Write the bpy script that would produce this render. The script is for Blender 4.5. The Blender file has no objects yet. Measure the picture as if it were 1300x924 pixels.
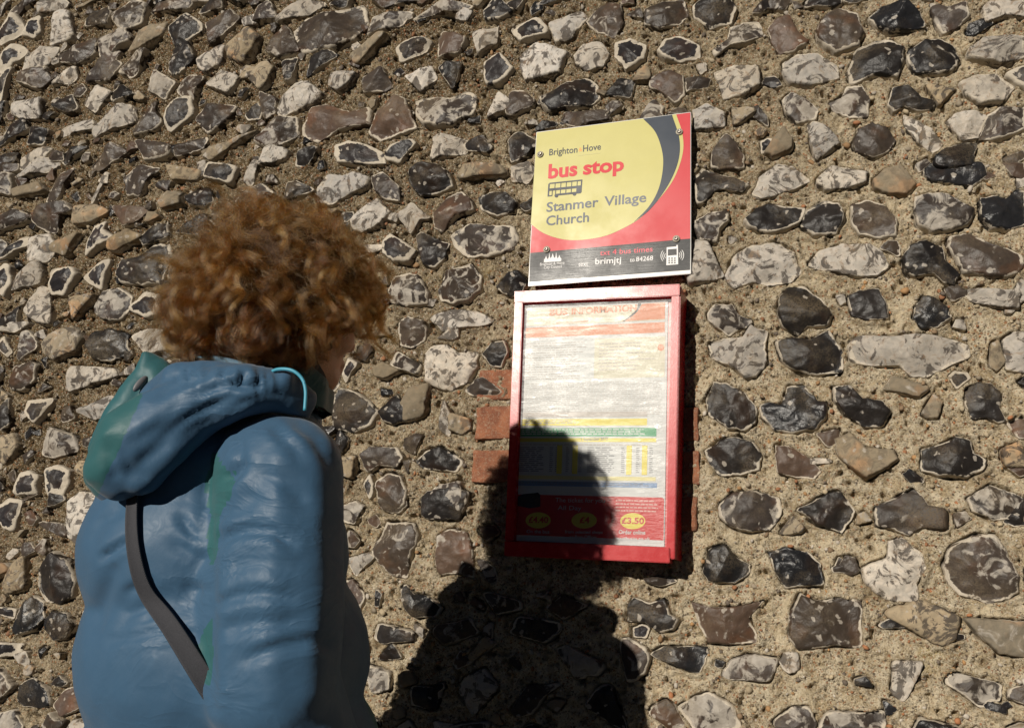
import bpy, bmesh, math, random
import numpy as np
from mathutils import Vector, Matrix
random.seed(7); RNG = np.random.default_rng(11)
scene = bpy.context.scene
COL = scene.collection

# ------------------------------------------------------------------ camera
FPX, CXP, CYP = 1180.0, 650.0, 462.0          # focal length and centre in photo pixels (1300 x 924)
CAM = np.array([0.0, -1.674, 1.20])
def _r(x, y):
    v = np.array([x - CXP, -(y - CYP), -FPX]); return v / np.linalg.norm(v)
_h = -_r(-2790, 560)
_v = _r(925, -4100); _v = _v - _h * (_v @ _h); _v /= np.linalg.norm(_v)
_n = np.cross(_v, _h)
ROT = np.array([_h, _n, _v])                   # world = ROT @ camera
cam_data = bpy.data.cameras.new("camera"); cam = bpy.data.objects.new("camera", cam_data)
COL.objects.link(cam); scene.camera = cam
cam_data.sensor_width = 36.0; cam_data.lens = FPX / 1300 * 36
cam_data.clip_start = 0.05; cam_data.clip_end = 400
M = Matrix(ROT.tolist()).to_4x4(); M.translation = Vector(CAM); cam.matrix_world = M

# ------------------------------------------------------------------ sky, sun, exposure
SUN_EL, SUN_AZ = math.radians(17.5), math.radians(16.5)     # azimuth measured from -y towards -x
sun_dir = Vector((-math.sin(SUN_AZ) * math.cos(SUN_EL), -math.cos(SUN_AZ) * math.cos(SUN_EL), math.sin(SUN_EL)))
world = bpy.data.worlds.new("World"); scene.world = world; world.use_nodes = True
wn = world.node_tree; wn.nodes.clear()
sky = wn.nodes.new("ShaderNodeTexSky"); sky.sky_type = 'NISHITA'; sky.sun_disc = False
sky.sun_elevation = SUN_EL; sky.sun_rotation = math.pi + SUN_AZ
sky.air_density = .07; sky.dust_density = 0; sky.ozone_density = 1.0
bg = wn.nodes.new("ShaderNodeBackground"); bg.inputs[1].default_value = 0.05
wo = wn.nodes.new("ShaderNodeOutputWorld")
wn.links.new(sky.outputs[0], bg.inputs[0]); wn.links.new(bg.outputs[0], wo.inputs[0])
sd = bpy.data.lights.new("sun", 'SUN'); sd.energy = 5.0; sd.angle = math.radians(0.55); sd.color = (1.0, 0.93, 0.82)
so = bpy.data.objects.new("sun", sd); COL.objects.link(so)
so.rotation_euler = sun_dir.to_track_quat('Z', 'Y').to_euler(); so.location = (-1, -4, 4)
scene.view_settings.view_transform = 'Standard'; scene.view_settings.look = 'None'
scene.view_settings.exposure = 0.0; scene.view_settings.gamma = 1.0
scene.render.resolution_x = 1024; scene.render.resolution_y = 727

# ------------------------------------------------------------------ pixel -> place helpers
def wray(x, y): return ROT @ _r(x, y)
def at(x, y, Y=0.0):                           # point where the view through a photo pixel meets the plane y = Y
    d = wray(x, y); return CAM + d * ((Y - CAM[1]) / d[1])
def far(x, y, dist): return CAM + wray(x, y) * dist
def to_px(P):
    q = (np.asarray(P) - CAM) @ ROT            # camera coordinates
    return np.stack([CXP + FPX * q[..., 0] / -q[..., 2], CYP - FPX * q[..., 1] / -q[..., 2]], -1)

# ------------------------------------------------------------------ object helpers
def link(name, me, mat=None, parent=None):
    o = bpy.data.objects.new(name, me); COL.objects.link(o)
    if mat is not None:
        me.materials.clear(); me.materials.append(mat)
    if parent is not None:
        o.parent = parent
        o.matrix_parent_inverse = parent.matrix_world.inverted() if False else Matrix.Translation(-Vector(parent.location))
    return o
def tag(o, label=None, cat=None, group=None, kind=None):
    if label: o["label"] = label
    if cat: o["category"] = cat
    if group: o["group"] = group
    if kind: o["kind"] = kind
    return o
def empty(name, loc):
    o = bpy.data.objects.new(name, None); COL.objects.link(o); o.location = Vector(loc); o.empty_display_size = .1
    return o
def mesh_np(name, V, Fs, smooth=True):
    me = bpy.data.meshes.new(name)
    V = np.asarray(V, dtype=np.float32)
    if isinstance(Fs, np.ndarray):
        k = Fs.shape[1]; nf = len(Fs)
        me.vertices.add(len(V)); me.vertices.foreach_set("co", V.ravel())
        me.loops.add(nf * k); me.loops.foreach_set("vertex_index", Fs.astype(np.int32).ravel())
        me.polygons.add(nf); me.polygons.foreach_set("loop_start", np.arange(0, nf * k, k, dtype=np.int32))
        me.polygons.foreach_set("loop_total", np.full(nf, k, dtype=np.int32))
        me.update(calc_edges=True); me.validate()
    else:
        me.from_pydata(V.tolist(), [], Fs)
    me.polygons.foreach_set("use_smooth", [smooth] * len(me.polygons)); me.update()
    return me
def set_attr(me, name, arr, typ='FLOAT'):
    arr = np.asarray(arr, dtype=np.float32)
    a = me.attributes.new(name, typ, 'POINT')
    if typ == 'FLOAT': a.data.foreach_set("value", arr.ravel())
    elif typ == 'FLOAT_VECTOR': a.data.foreach_set("vector", arr.ravel())
    else:
        c = np.ones((len(arr), 4), np.float32); c[:, :3] = arr; a.data.foreach_set("color", c.ravel())
def bm_mesh(name, bm, smooth=False):
    me = bpy.data.meshes.new(name); bm.normal_update(); bm.to_mesh(me); bm.free()
    me.polygons.foreach_set("use_smooth", [smooth] * len(me.polygons)); return me

# noise in numpy -----------------------------------------------------
def _hash(ix, iy, seed):
    n = (ix.astype(np.int64) * 374761393 + iy.astype(np.int64) * 668265263 + seed * 974634777) & 0x7fffffff
    n = ((n ^ (n >> 13)) * 1274126177) & 0x7fffffff
    return ((n ^ (n >> 16)) & 0xffff) / 65535.0
def vnoise(x, y, seed=0):
    ix = np.floor(x); iy = np.floor(y); fx = x - ix; fy = y - iy
    fx = fx * fx * (3 - 2 * fx); fy = fy * fy * (3 - 2 * fy)
    ix = ix.astype(np.int64); iy = iy.astype(np.int64)
    a = _hash(ix, iy, seed); b = _hash(ix + 1, iy, seed); c = _hash(ix, iy + 1, seed); d = _hash(ix + 1, iy + 1, seed)
    return (a + (b - a) * fx) * (1 - fy) + (c + (d - c) * fx) * fy
def fbm(x, y, scale, octv=4, seed=0, gain=.5):
    s = 0; amp = 1; tot = 0; f = scale
    for k in range(octv):
        s = s + amp * (vnoise(x * f + 17.3 * k, y * f - 9.1 * k, seed + k) * 2 - 1); tot += amp; amp *= gain; f *= 2.07
    return s / tot

# node helpers --------------------------------------------------------
class NT:
    def __init__(s, name):
        s.m = bpy.data.materials.new(name); s.m.use_nodes = True; s.t = s.m.node_tree
        s.b = s.t.nodes["Principled BSDF"]; s.out = s.t.nodes["Material Output"]
    def n(s, typ, **kw):
        n = s.t.nodes.new(typ)
        for k, v in kw.items():
            if k.startswith("i_"):
                key = k[2:]; key = int(key) if key.isdigit() else key.replace("_", " ")
                s.put(n.inputs[key], v)
            else: setattr(n, k, v)
        return n
    def put(s, sock, v):
        if isinstance(v, bpy.types.NodeSocket): s.t.links.new(v, sock)
        elif isinstance(v, (tuple, list)) and len(v) == 3 and sock.type == 'RGBA': sock.default_value = (*v, 1)
        else: sock.default_value = v
    def mix(s, f, a, b, mode='MIX'):
        m = s.t.nodes.new("ShaderNodeMix"); m.data_type = 'RGBA'; m.blend_type = mode
        s.put(m.inputs[0], f); s.put(m.inputs[6], a); s.put(m.inputs[7], b); return m.outputs[2]
    def math(s, op, a, b=0.0, c=0.0, clamp=False):
        m = s.t.nodes.new("ShaderNodeMath"); m.operation = op; m.use_clamp = clamp
        s.put(m.inputs[0], a); s.put(m.inputs[1], b); s.put(m.inputs[2], c); return m.outputs[0]
    def noise(s, scale, detail=4, rough=.55, vec=None, dist=0.0):
        n = s.n("ShaderNodeTexNoise"); n.inputs["Scale"].default_value = scale; n.inputs["Detail"].default_value = detail
        n.inputs["Roughness"].default_value = rough; n.inputs["Distortion"].default_value = dist
        if vec is not None: s.put(n.inputs["Vector"], vec)
        return n
    def ss(s, x, lo, hi, a=0.0, b=1.0):
        m = s.t.nodes.new("ShaderNodeMapRange"); m.interpolation_type = 'SMOOTHSTEP'
        s.put(m.inputs[0], x); s.put(m.inputs[1], lo); s.put(m.inputs[2], hi); s.put(m.inputs[3], a); s.put(m.inputs[4], b)
        return m.outputs[0]
    def co(s):
        if not hasattr(s, "_co"): s._co = s.n("ShaderNodeTexCoord").outputs["Object"]
        return s._co
    def attr(s, name, out="Fac"):
        a = s.n("ShaderNodeAttribute"); a.attribute_name = name; return a.outputs[out]
    def set(s, **kw):
        for k, v in kw.items(): s.put(s.b.inputs[k.replace("_", " ")], v)
        return s
    def bump(s, h, strength=.5, dist=.002, normal=None):
        b = s.n("ShaderNodeBump"); s.put(b.inputs["Height"], h); b.inputs["Strength"].default_value = strength
        b.inputs["Distance"].default_value = dist
        if normal is not None: s.put(b.inputs["Normal"], normal)
        s.put(s.b.inputs["Normal"], b.outputs[0]); return b.outputs[0]
def simple(name, col, rough=.5, var=.15, scale=60, metal=0.0, bump=0.0, spec=.5):
    t = NT(name); nz = t.noise(scale, 5, .6, t.co())
    t.set(Base_Color=t.mix(nz.outputs[0], tuple(c * (1 - var) for c in col), tuple(min(1, c * (1 + var)) for c in col)),
          Roughness=rough, Metallic=metal)
    t.b.inputs["Specular IOR Level"].default_value = spec
    if bump: t.bump(nz.outputs[0], bump, .002)
    return t.m
STONES = """
T 0 0 4
W 28 45 75 65 15
G 140 35 125 85 15
W 290 35 150 75 20
C 480 10 180 40 5
R 50 165 140 110 20
R 195 150 100 90 15
W 330 135 190 140 5
D 510 120 120 135 30
G 665 85 140 120 25
G 880 45 200 90 15
D 1095 20 180 70 5
G 1135 135 150 150 -20
W 1275 100 60 80 20
R 60 300 120 100 25
W 210 300 150 90 10
G 395 280 190 95 12
M 590 215 160 120 35
C 775 190 170 90 30
D 940 165 150 120 35
C 1240 245 150 150 30
M 540 360 150 120 40
G 720 325 160 90 25
D 935 290 180 110 30
W 1085 290 130 100 25
R 35 430 85 135 -20
G 180 410 190 90 10
W 345 400 120 70 15
W 500 510 120 110 35
D 650 475 130 80 10
M 820 450 110 150 10
G 980 450 110 120 -40
W 1130 425 150 110 -10
C 1280 400 100 110 20
W 155 555 190 85 -5
D 340 550 140 90 20
W 390 665 160 80 10
W 590 630 165 145 20
G 760 615 130 140 30
R 920 590 115 155 -15
G 1100 595 180 130 10
D 1285 565 70 110 40
D 70 700 140 115 25
D 205 690 90 100 0
D 5 580 50 100 0
G 775 755 200 110 -5
G 970 745 140 90 0
C 1180 730 220 95 12
G 560 785 170 90 20
D 385 795 140 80 15
W 200 805 160 80 10
D 45 815 90 60 10
T 325 0 4
M 55 80 130 110 -15
W 240 55 200 80 20
G 620 15 170 60 0
D 430 20 110 60 5
D 780 5 150 40 5
M 970 60 310 110 10
D 1240 45 150 110 5
p G 215,165 270,110 350,75 450,65 535,40 550,130 490,200 420,240 340,255 260,265 230,230
M 680 110 210 90 15
G 150 225 150 130 -20
C 600 260 200 110 12
R 800 255 170 100 5
B 1000 225 140 130 0
W 1170 210 155 120 15
D 175 355 95 110 0
D 330 320 180 90 20
W 435 410 120 95 10
G 615 415 160 130 10
W 840 405 130 150 30
D 1000 390 175 110 -20
R 1220 360 150 150 -10
C 30 395 120 110 15
W 230 490 230 110 20
G 45 540 110 130 15
p B 260,640 300,560 370,545 480,580 570,550 575,640 500,650 420,670 330,710 265,690
p B 575,680 620,590 710,490 760,510 790,600 810,650 700,690 630,715
p M 820,520 900,500 985,505 1060,475 1110,490 1090,590 990,640 930,650 870,640 825,590
W 1240 555 150 140 5
G 115 680 190 130 25
W 970 750 190 150 0
D 1145 740 150 80 -10
R 745 770 130 120 -10
p R 410,745 480,725 560,740 640,780 650,830 560,840 420,832
W 80 800 150 80 0
D 260 800 150 80 10
T 650 0 4
D 25 20 100 70 10
D 230 10 160 60 10
R 95 165 155 120 0
W 280 140 165 130 25
p G 385,115 430,60 500,25 555,40 565,130 520,195 440,165
p G 675,60 760,25 870,5 890,80 850,130 760,150 675,130
p D 925,40 980,-10 1100,-10 1140,50 1110,120 1010,150 930,100
D 1270 40 100 80 0
p W 50,290 130,230 200,250 280,280 240,380 150,395 75,410 50,360
p W 320,290 360,240 450,220 490,280 460,340 380,365 330,330
p R 530,230 600,205 680,235 670,310 580,350 530,290
p R 735,270 780,210 850,190 950,240 955,300 860,320 780,305
p M 1110,150 1180,125 1250,120 1270,190 1200,230 1110,240 1050,290 1025,260 1100,210
p B 700,410 800,370 870,400 880,490 830,525 750,470 700,450
p G 880,400 960,400 1010,410 990,450 890,470
p W 1030,380 1130,345 1250,350 1265,440 1180,495 1080,505 1060,430
p D 155,500 220,470 280,425 370,410 430,440 445,500 400,540 300,555 200,575 155,545
D 560 455 170 95 -10
G 385 600 230 90 -10
D 60 740 170 140 20
D 175 640 100 50 10
G 45 530 130 130 0
p W 920,570 990,535 1080,580 1075,640 1000,660 925,665
C 1170 590 140 90 -10
p G 1020,790 1060,720 1090,690 1140,740 1180,800 1180,860 1060,870 1010,850
p G 1230,600 1210,550 1250,540 1300,600 1300,640
R 1290 750 80 80 0
T 975 0 4
G 50 25 110 80 10
D 270 15 180 70 0
D 440 5 100 40 0
p B 5,160 50,105 110,90 150,170 205,215 130,270 60,275 20,220
p G 250,160 290,90 360,55 450,80 480,170 460,230 350,270 290,240 255,200
p K 515,100 590,45 700,20 770,80 800,140 730,165 620,170 550,140
p M 820,20 910,50 1000,20 1025,90 970,140 890,180 850,130
p W 1140,0 1300,0 1300,100 1200,90 1110,120 1090,50
p W 80,330 150,290 240,280 340,340 350,400 220,440 110,430 80,380
p D 410,370 460,260 540,220 620,215 690,250 680,320 650,395 570,385 500,400 430,425
p D 710,270 790,225 880,215 950,260 970,320 930,370 860,385 750,370 720,320
p W 1010,260 1100,210 1200,190 1300,195 1300,300 1200,320 1100,320 1010,300
p M 70,520 120,480 190,510 255,560 235,610 150,635 90,580
p M 310,530 370,510 400,450 480,445 515,520 500,600 420,600 340,570
p D 610,540 640,455 710,450 780,520 840,525 835,570 760,575 690,555 640,575
C 860 490 160 100 -10
p W 975,440 1050,395 1150,385 1240,450 1200,510 1080,530 1000,490
p W 905,630 960,580 1050,570 1110,600 1070,700 1000,710 940,670
p M 1110,600 1180,555 1300,555 1300,660 1190,710 1070,715
p W 200,650 240,625 310,660 365,730 320,770 245,820 220,740
p G 430,735 460,670 530,640 600,660 640,720 600,780 530,805 450,775
p W 690,590 760,620 830,670 885,735 830,780 760,730 700,650
K 960 800 250 110 15
C 60 740 140 130 -25
G 1250 800 140 80 10
T 0 208 4
G 45 30 100 70 0
W 200 25 180 75 10
M 25 130 90 120 10
C 160 160 140 110 -10
G 330 115 170 120 35
M 500 140 170 90 25
G 740 85 180 130 5
C 930 55 170 90 -10
R 1120 55 165 110 -20
W 1280 50 80 100 0
G 70 305 160 110 15
G 280 270 170 120 0
C 460 265 160 80 5
B 660 245 150 110 0
C 880 195 120 90 0
D 1020 180 130 100 -20
R 70 440 130 110 30
W 210 435 130 120 -10
C 345 410 150 110 10
R 505 390 150 120 30
C 650 400 130 90 10
D 800 370 140 90 20
R 25 590 100 150 30
W 160 590 160 110 30
R 325 590 130 130 0
R 510 560 130 140 -20
p D 610,560 640,500 730,480 780,430 850,420 860,490 830,560 820,600 730,610 640,605
C 430 740 150 120 0
W 240 725 150 150 -20
p M 510,730 540,660 610,640 670,680 660,740 620,790 550,795 515,770
R 750 720 140 120 -15
D 80 780 140 90 25
G 930 530 130 110 0
T 400 208 4
p W 20,130 80,60 150,70 200,50 280,80 260,125 170,160 90,205 30,190
p M 290,70 350,50 430,120 435,190 360,185 310,140
p D 480,50 530,5 620,5 680,50 705,120 620,155 540,160 495,110
C 850 60 200 100 0
W 1050 50 120 110 -30
W 500 280 150 160 -20
p W 190,300 250,240 320,185 380,250 340,310 240,350 195,330
p B 610,260 680,170 740,145 790,190 810,240 720,270 650,350 615,320
p D 835,180 890,150 980,155 1025,200 1010,250 930,268 850,235
p M 700,360 790,310 870,320 1000,320 1025,380 1000,440 900,470 780,470 710,420
p R 350,400 390,360 470,410 515,440 490,495 410,505 350,460
p D 520,370 545,350 610,385 680,410 670,470 610,525 555,510 530,440
p M 380,650 410,575 480,562 530,580 580,660 570,710 470,720 390,705
p G 630,650 680,550 790,515 840,580 845,650 780,700 700,705 650,690
p D 930,630 990,560 1040,550 1080,600 1060,660 1000,680 950,650
D 1080 200 60 80 0
p G 430,800 480,780 550,800 575,850 560,900 490,935 440,920 430,850
W 730 800 300 90 5
C 60 260 130 90 -10
D 150 330 60 80 0
T 850 208 4
p D 130,80 170,30 250,60 320,80 400,110 370,160 280,140 230,150 180,200 140,200
p W 430,150 460,70 550,10 620,20 700,90 640,130 540,160 470,175
p W 750,80 830,20 900,30 1000,50 990,110 900,140 800,135 755,110
p C 1035,90 1090,40 1170,10 1210,60 1250,110 1200,165 1090,155 1040,130
p M 130,300 200,260 290,245 305,300 260,340 240,400 160,395 130,350
p D 385,290 440,240 500,210 580,225 680,230 660,300 570,350 500,360 420,330
p D 670,320 700,240 780,200 860,205 890,280 840,360 740,365
p G 930,210 1000,190 1080,215 1150,280 1150,370 1060,375 960,350 925,290
p W 295,560 330,480 420,425 530,410 620,450 640,520 665,550 600,600 500,615 430,600 340,630 300,590
p W 710,510 780,440 880,415 1010,415 1080,450 1110,520 1050,560 950,570 830,545 730,530
W 170 530 170 220 20
p M 195,770 230,720 320,720 350,770 420,800 390,830 300,870 210,810
p D 560,700 600,640 680,635 760,690 820,760 800,830 700,830 660,870 580,830 560,770
p D 905,680 970,650 1060,640 1100,720 1110,790 1000,795 930,770
p D 1190,480 1220,420 1300,400 1380,430 1400,500 1470,560 1440,620 1380,600 1340,560 1250,570 1200,540
T 1000 208 4.333
p K 755,0 1060,0 1085,70 1010,120 900,115 800,105 760,60
p B 1180,0 1300,0 1300,90 1230,70
W 1280 100 70 60 0
p M 710,190 780,170 870,175 960,230 1020,260 980,340 880,370 790,375 720,340 700,270
p K 1060,190 1140,180 1200,200 1250,150 1300,160 1300,330 1220,360 1120,360 1070,300
p G 890,410 980,395 1080,430 1190,470 1285,510 1280,580 1200,630 1090,625 980,600 930,530 890,470
p W 960,700 1050,690 1180,700 1270,700 1270,800 1150,790 1020,760
p K 700,800 740,730 800,740 870,790 890,850 820,900 740,910 690,860
W 1250 720 100 170 -20
T 0 416 4
R 30 100 80 110 0
M 130 95 100 125 10
C 330 90 170 140 0
p K 460,90 500,30 570,15 650,40 640,100 660,130 570,165 490,160
W 780 70 220 110 -5
G 130 245 130 120 15
W 420 250 290 110 5
D 45 430 110 150 15
R 215 420 160 130 -10
W 500 410 220 90 10
C 40 610 150 130 -10
M 300 590 180 130 -15
p R 250,720 300,700 355,730 355,800 330,850 260,850 245,780
R 150 800 120 130 0
D 15 800 50 80 0
D 0 240 40 90 0
W 60 -10 180 60 0
W 660 220 90 60 30
T 400 416 4
C 320 25 130 70 0
W 700 30 160 60 0
p W 570,150 610,100 670,90 720,130 820,130 820,200 780,270 690,320 640,305 570,270
p D 850,140 900,80 960,70 985,130 950,200 900,195 870,160
M 470 185 160 130 10
C 370 220 130 80 0
R 190 220 90 120 20
G 260 130 80 80 0
p D 90,390 120,310 200,330 270,370 320,430 280,500 200,530 100,510
p D 330,430 400,360 430,350 490,430 470,480 400,490 350,470
C 520 390 140 200 -20
C 740 480 120 110 0
W 660 460 80 170 15
D 140 580 80 110 0
p M 240,650 300,610 420,610 450,660 420,710 330,700 270,740
p D 515,680 570,630 640,605 700,640 750,680 720,735 640,725 560,715
p G 320,790 370,740 430,750 470,830 460,900 400,935 340,920 325,850
R 270 820 50 120 0
p M 560,850 640,800 740,780 760,860 740,910 620,940 570,930
T 850 400 4
p W 200,150 280,130 370,120 410,60 490,90 480,180 490,230 440,310 390,325 330,270 220,215
p D 545,140 640,125 720,130 800,85 840,140 870,200 865,290 740,305 640,280 580,240
p D 190,440 230,350 290,355 380,400 430,470 435,540 380,585 300,570 210,510
p K 470,460 520,440 560,480 600,370 680,370 740,430 790,450 790,530 740,580 620,600 540,580 480,520
p D 840,370 920,365 980,430 1080,440 1115,490 1080,560 990,570 900,510 845,440
C 1200 360 230 110 -10
p D 190,690 260,640 350,620 420,650 460,710 450,780 370,805 260,805 210,750
p B 540,665 610,670 700,720 760,790 730,825 640,820 550,800
W 750 740 140 80 -15
p C 850,640 920,600 1000,680 1130,690 1160,740 1090,780 1000,830 930,780 860,720
T 1000 400 4.333
p D 705,0 900,0 890,30 820,70 760,50
p W 345,150 400,115 560,125 700,110 830,120 960,160 980,230 880,280 760,335 680,330 610,280 480,280 350,255
p W 1180,140 1240,100 1300,95 1300,310 1200,300 1190,220
C 1145 230 90 160 0
p D 980,420 1040,375 1120,385 1170,440 1160,510 1205,580 1160,595 1090,560 1020,575 980,500
p D 740,740 850,715 930,675 1000,690 1020,760 1090,800 1070,850 980,890 830,880 745,850
C 1240 780 150 150 0
C 780 500 110 130 -10
T 0 624 4
C 110 420 120 150 10
p D 210,410 240,360 290,320 360,350 390,440 380,520 320,560 250,545 215,490
p K 80,680 120,590 180,530 220,570 230,640 180,700 100,720
R 40 610 90 110 0
p K 240,650 280,610 350,620 385,690 350,740 290,750 245,700
R 40 790 120 110 0
p W 360,60 420,10 500,30 520,80 470,200 440,275 370,230
D 290 40 100 60 10
G 150 20 100 60 20
R 60 120 160 120 0
G 270 200 150 90 0
T 440 624 4
p G 175,0 290,0 310,70 270,110 200,100 170,60
p D 385,40 420,0 560,-20 630,10 600,90 570,140 440,140 390,120
p G 135,310 180,230 210,160 350,165 370,230 330,330 310,430 240,420 180,370
p B 465,230 520,195 610,210 640,300 645,435 560,410 480,420 460,340
p K 285,500 310,475 350,520 410,530 480,590 440,630 350,635 300,590
D 240 730 200 110 -10
D 210 810 180 80 0
D 155 540 40 80 0
G 780 560 200 110 0
G 560 700 190 120 10
D 950 700 200 130 0
G 1130 590 180 110 10
T 760 624 4
p M 620,70 690,10 800,0 910,40 920,110 870,190 760,200 680,180 630,130
p D 1000,90 1080,60 1170,10 1220,0 1300,100 1230,200 1110,165 1060,120
p K 535,400 560,300 640,270 700,340 760,370 750,420 690,460 560,455
p K 860,310 950,290 1060,310 1120,370 1140,470 1050,475 950,480 900,400
G 1250 380 110 90 10
G 310 450 150 50 5
p D 150,590 190,545 260,565 330,550 360,620 410,650 380,700 300,710 240,660 155,660
R 215 710 90 80 -10
p B 485,565 570,590 700,590 830,560 760,640 800,760 640,770 560,760 520,680
p G 980,600 1030,520 1100,560 1220,545 1320,560 1330,680 1320,780 1180,775 1020,795 975,740
T 975 592 3.849
p M 530,200 620,160 710,105 780,190 870,210 860,310 750,300 690,330 600,300 540,290
p M 970,160 1080,95 1180,130 1245,160 1180,250 1100,260 1000,220
p D 1150,270 1251,160 1251,290 1200,290
p W 455,500 520,470 580,450 590,380 650,360 750,430 760,500 720,570 730,650 620,650 540,620 480,560
G 390 490 110 90 -20
p G 865,480 900,400 1000,345 1110,340 1160,420 1220,540 1215,610 1080,665 950,620 890,570
C 740 760 330 180 -5
D 620 770 130 80 10
D 910 840 110 90 20
p C 960,740 1100,750 1251,760 1251,924 1130,910 1020,820
B 1225 20 120 60 10
"""
# ------------------------------------------------------------------ flint wall
TYPES = {  # base colour, mottling, rim width, roughness
 'D': ((.014, .0122, .0115), .16, .10, .38), 'K': ((.012, .012, .013), .10, .07, .26), 'G': ((.036, .028, .0225), .36, .09, .38),
 'B': ((.058, .039, .029), .30, .09, .42), 'W': ((.32, .295, .26), .50, .10, .62), 'M': ((.036, .029, .025), .62, .12, .42),
 'R': ((.020, .018, .019), .18, .30, .40), 'C': ((.20, .165, .115), .40, .04, .85)}
NT_ = 64
def recess(x, z):                               # 1 where the pointing is worn deep (upper left), 0 where it is flush
    return np.clip(((-x) * .55 + (z - 1.1) * .55) / 1.15, 0, 1)
stones = []                                     # (cx, cz, R[NT_], type)
TH = np.linspace(0, 2 * np.pi, NT_, endpoint=False)
def add_poly(px, ty):
    P = np.array([at(*p)[[0, 2]] for p in px])
    x, z = P[:, 0], P[:, 1]; x1, z1 = np.roll(x, -1), np.roll(z, -1)
    cr = x * z1 - x1 * z; A = cr.sum() / 2
    c = np.array([((x + x1) * cr).sum(), ((z + z1) * cr).sum()]) / (6 * A)
    Q = P - c; R = np.zeros(NT_)
    for i, t in enumerate(TH):
        d = np.array([np.cos(t), np.sin(t)]); best = 0
        for k in range(len(Q)):
            a = Q[k]; b = Q[(k + 1) % len(Q)]; e = b - a
            den = d[0] * (-e[1]) + d[1] * e[0]
            if abs(den) < 1e-12: continue
            s = (a[0] * (-e[1]) + a[1] * e[0]) / den
            u = (d[0] * a[1] - d[1] * a[0]) / den
            if s > 0 and -1e-6 <= u <= 1 + 1e-6: best = max(best, s)
        R[i] = best
    R[R == 0] = R[R > 0].mean()
    stones.append([c[0], c[1], R, ty])
def rough_R(w, h, ang, rng):
    """irregular pebble outline, w x h across"""
    k = rng.integers(5, 8); t0 = np.sort(rng.uniform(0, 2 * np.pi, k) * .35 + np.linspace(0, 2 * np.pi, k, endpoint=False) * 1.0)
    rr = rng.uniform(.80, 1.16, k)
    P = np.stack([rr * np.cos(t0), rr * np.sin(t0)], 1)
    R = np.zeros(NT_)
    for i, t in enumerate(TH):
        d = np.array([np.cos(t), np.sin(t)]); best = 0
        for q in range(k):
            a = P[q]; b = P[(q + 1) % k]; e = b - a; den = d[0] * (-e[1]) + d[1] * e[0]
            if abs(den) < 1e-12: continue
            s = (a[0] * (-e[1]) + a[1] * e[0]) / den; u = (d[0] * a[1] - d[1] * a[0]) / den
            if s > 0 and 0 <= u <= 1: best = max(best, s)
        R[i] = best if best > 0 else .9
    for _ in range(1): R = R * .5 + .25 * (np.roll(R, 1) + np.roll(R, -1))
    # ellipse scaling and rotation, resampled by angle
    X = R * np.cos(TH) * w / 2 * 1.14; Z = R * np.sin(TH) * h / 2 * 1.14
    ca, sa = np.cos(ang), np.sin(ang); X, Z = X * ca - Z * sa, X * sa + Z * ca
    th = np.arctan2(Z, X) % (2 * np.pi); o = np.argsort(th); rad = np.hypot(X, Z)
    return np.interp(TH, np.concatenate([th[o] - 2 * np.pi, th[o], th[o] + 2 * np.pi]), np.tile(rad[o], 3))
def load_stones():
    ox = oy = 0; s = 4.0
    for ln in STONES.strip().splitlines():
        t = ln.split()
        if t[0] == 'T': ox, oy, s = float(t[1]), float(t[2]), float(t[3]); continue
        if t[0] == 'p':
            add_poly([(ox + float(a.split(',')[0]) / s, oy + float(a.split(',')[1]) / s) for a in t[2:]], t[1]); continue
        cx, cy, w, h, a = map(float, t[1:6]); cx = ox + cx / s; cy = oy + cy / s; w /= s; h /= s
        c = at(cx, cy); sx = np.linalg.norm(at(cx + 5, cy) - c) / 5; sz = np.linalg.norm(at(cx, cy + 5) - c) / 5
        stones.append([c[0], c[2], rough_R(w * sx, h * sz, math.radians(a), RNG), t[0]])
load_stones()
# remaining courses: random flints wherever no traced one stands
occ = [(s[0], s[1], float(np.mean(s[2])), float(np.max(s[2]))) for s in stones]
def blocked(x, z, r):
    for a, b, m, M_ in occ:
        if (a - x) ** 2 + (b - z) ** 2 < (m + r * 1.02 + .008) ** 2: return True
    return False
def in_plate(x, z): return -.62 < x < -.20 and 1.24 < z < 2.14
X0, X1, Z0, Z1 = -3.9, 2.3, -.05, 3.35
z = Z0 + .05; row = 0
while z < Z1 - .02:
    x = X0 + RNG.uniform(.02, .08)
    while x < X1:
        w = RNG.uniform(.055, .115); h = RNG.uniform(.045, .068)
        zz = z + RNG.normal(0, .006)
        if not in_plate(x, zz):
            for k in range(4):
                f = 1 - .13 * k
                if not blocked(x, zz, (w + h) / 4 * f):
                    ty = RNG.choice(list('DDDKKGGGMMMMRRWWBC'))
                    R = rough_R(w * f, h * f, RNG.normal(.05, .25), RNG)
                    stones.append([x, zz, R, str(ty)]); occ.append((x, zz, float(R.mean()), float(R.max()))); break
        x += w + RNG.uniform(.012, .035)
    z += .080; row += 1

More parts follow.
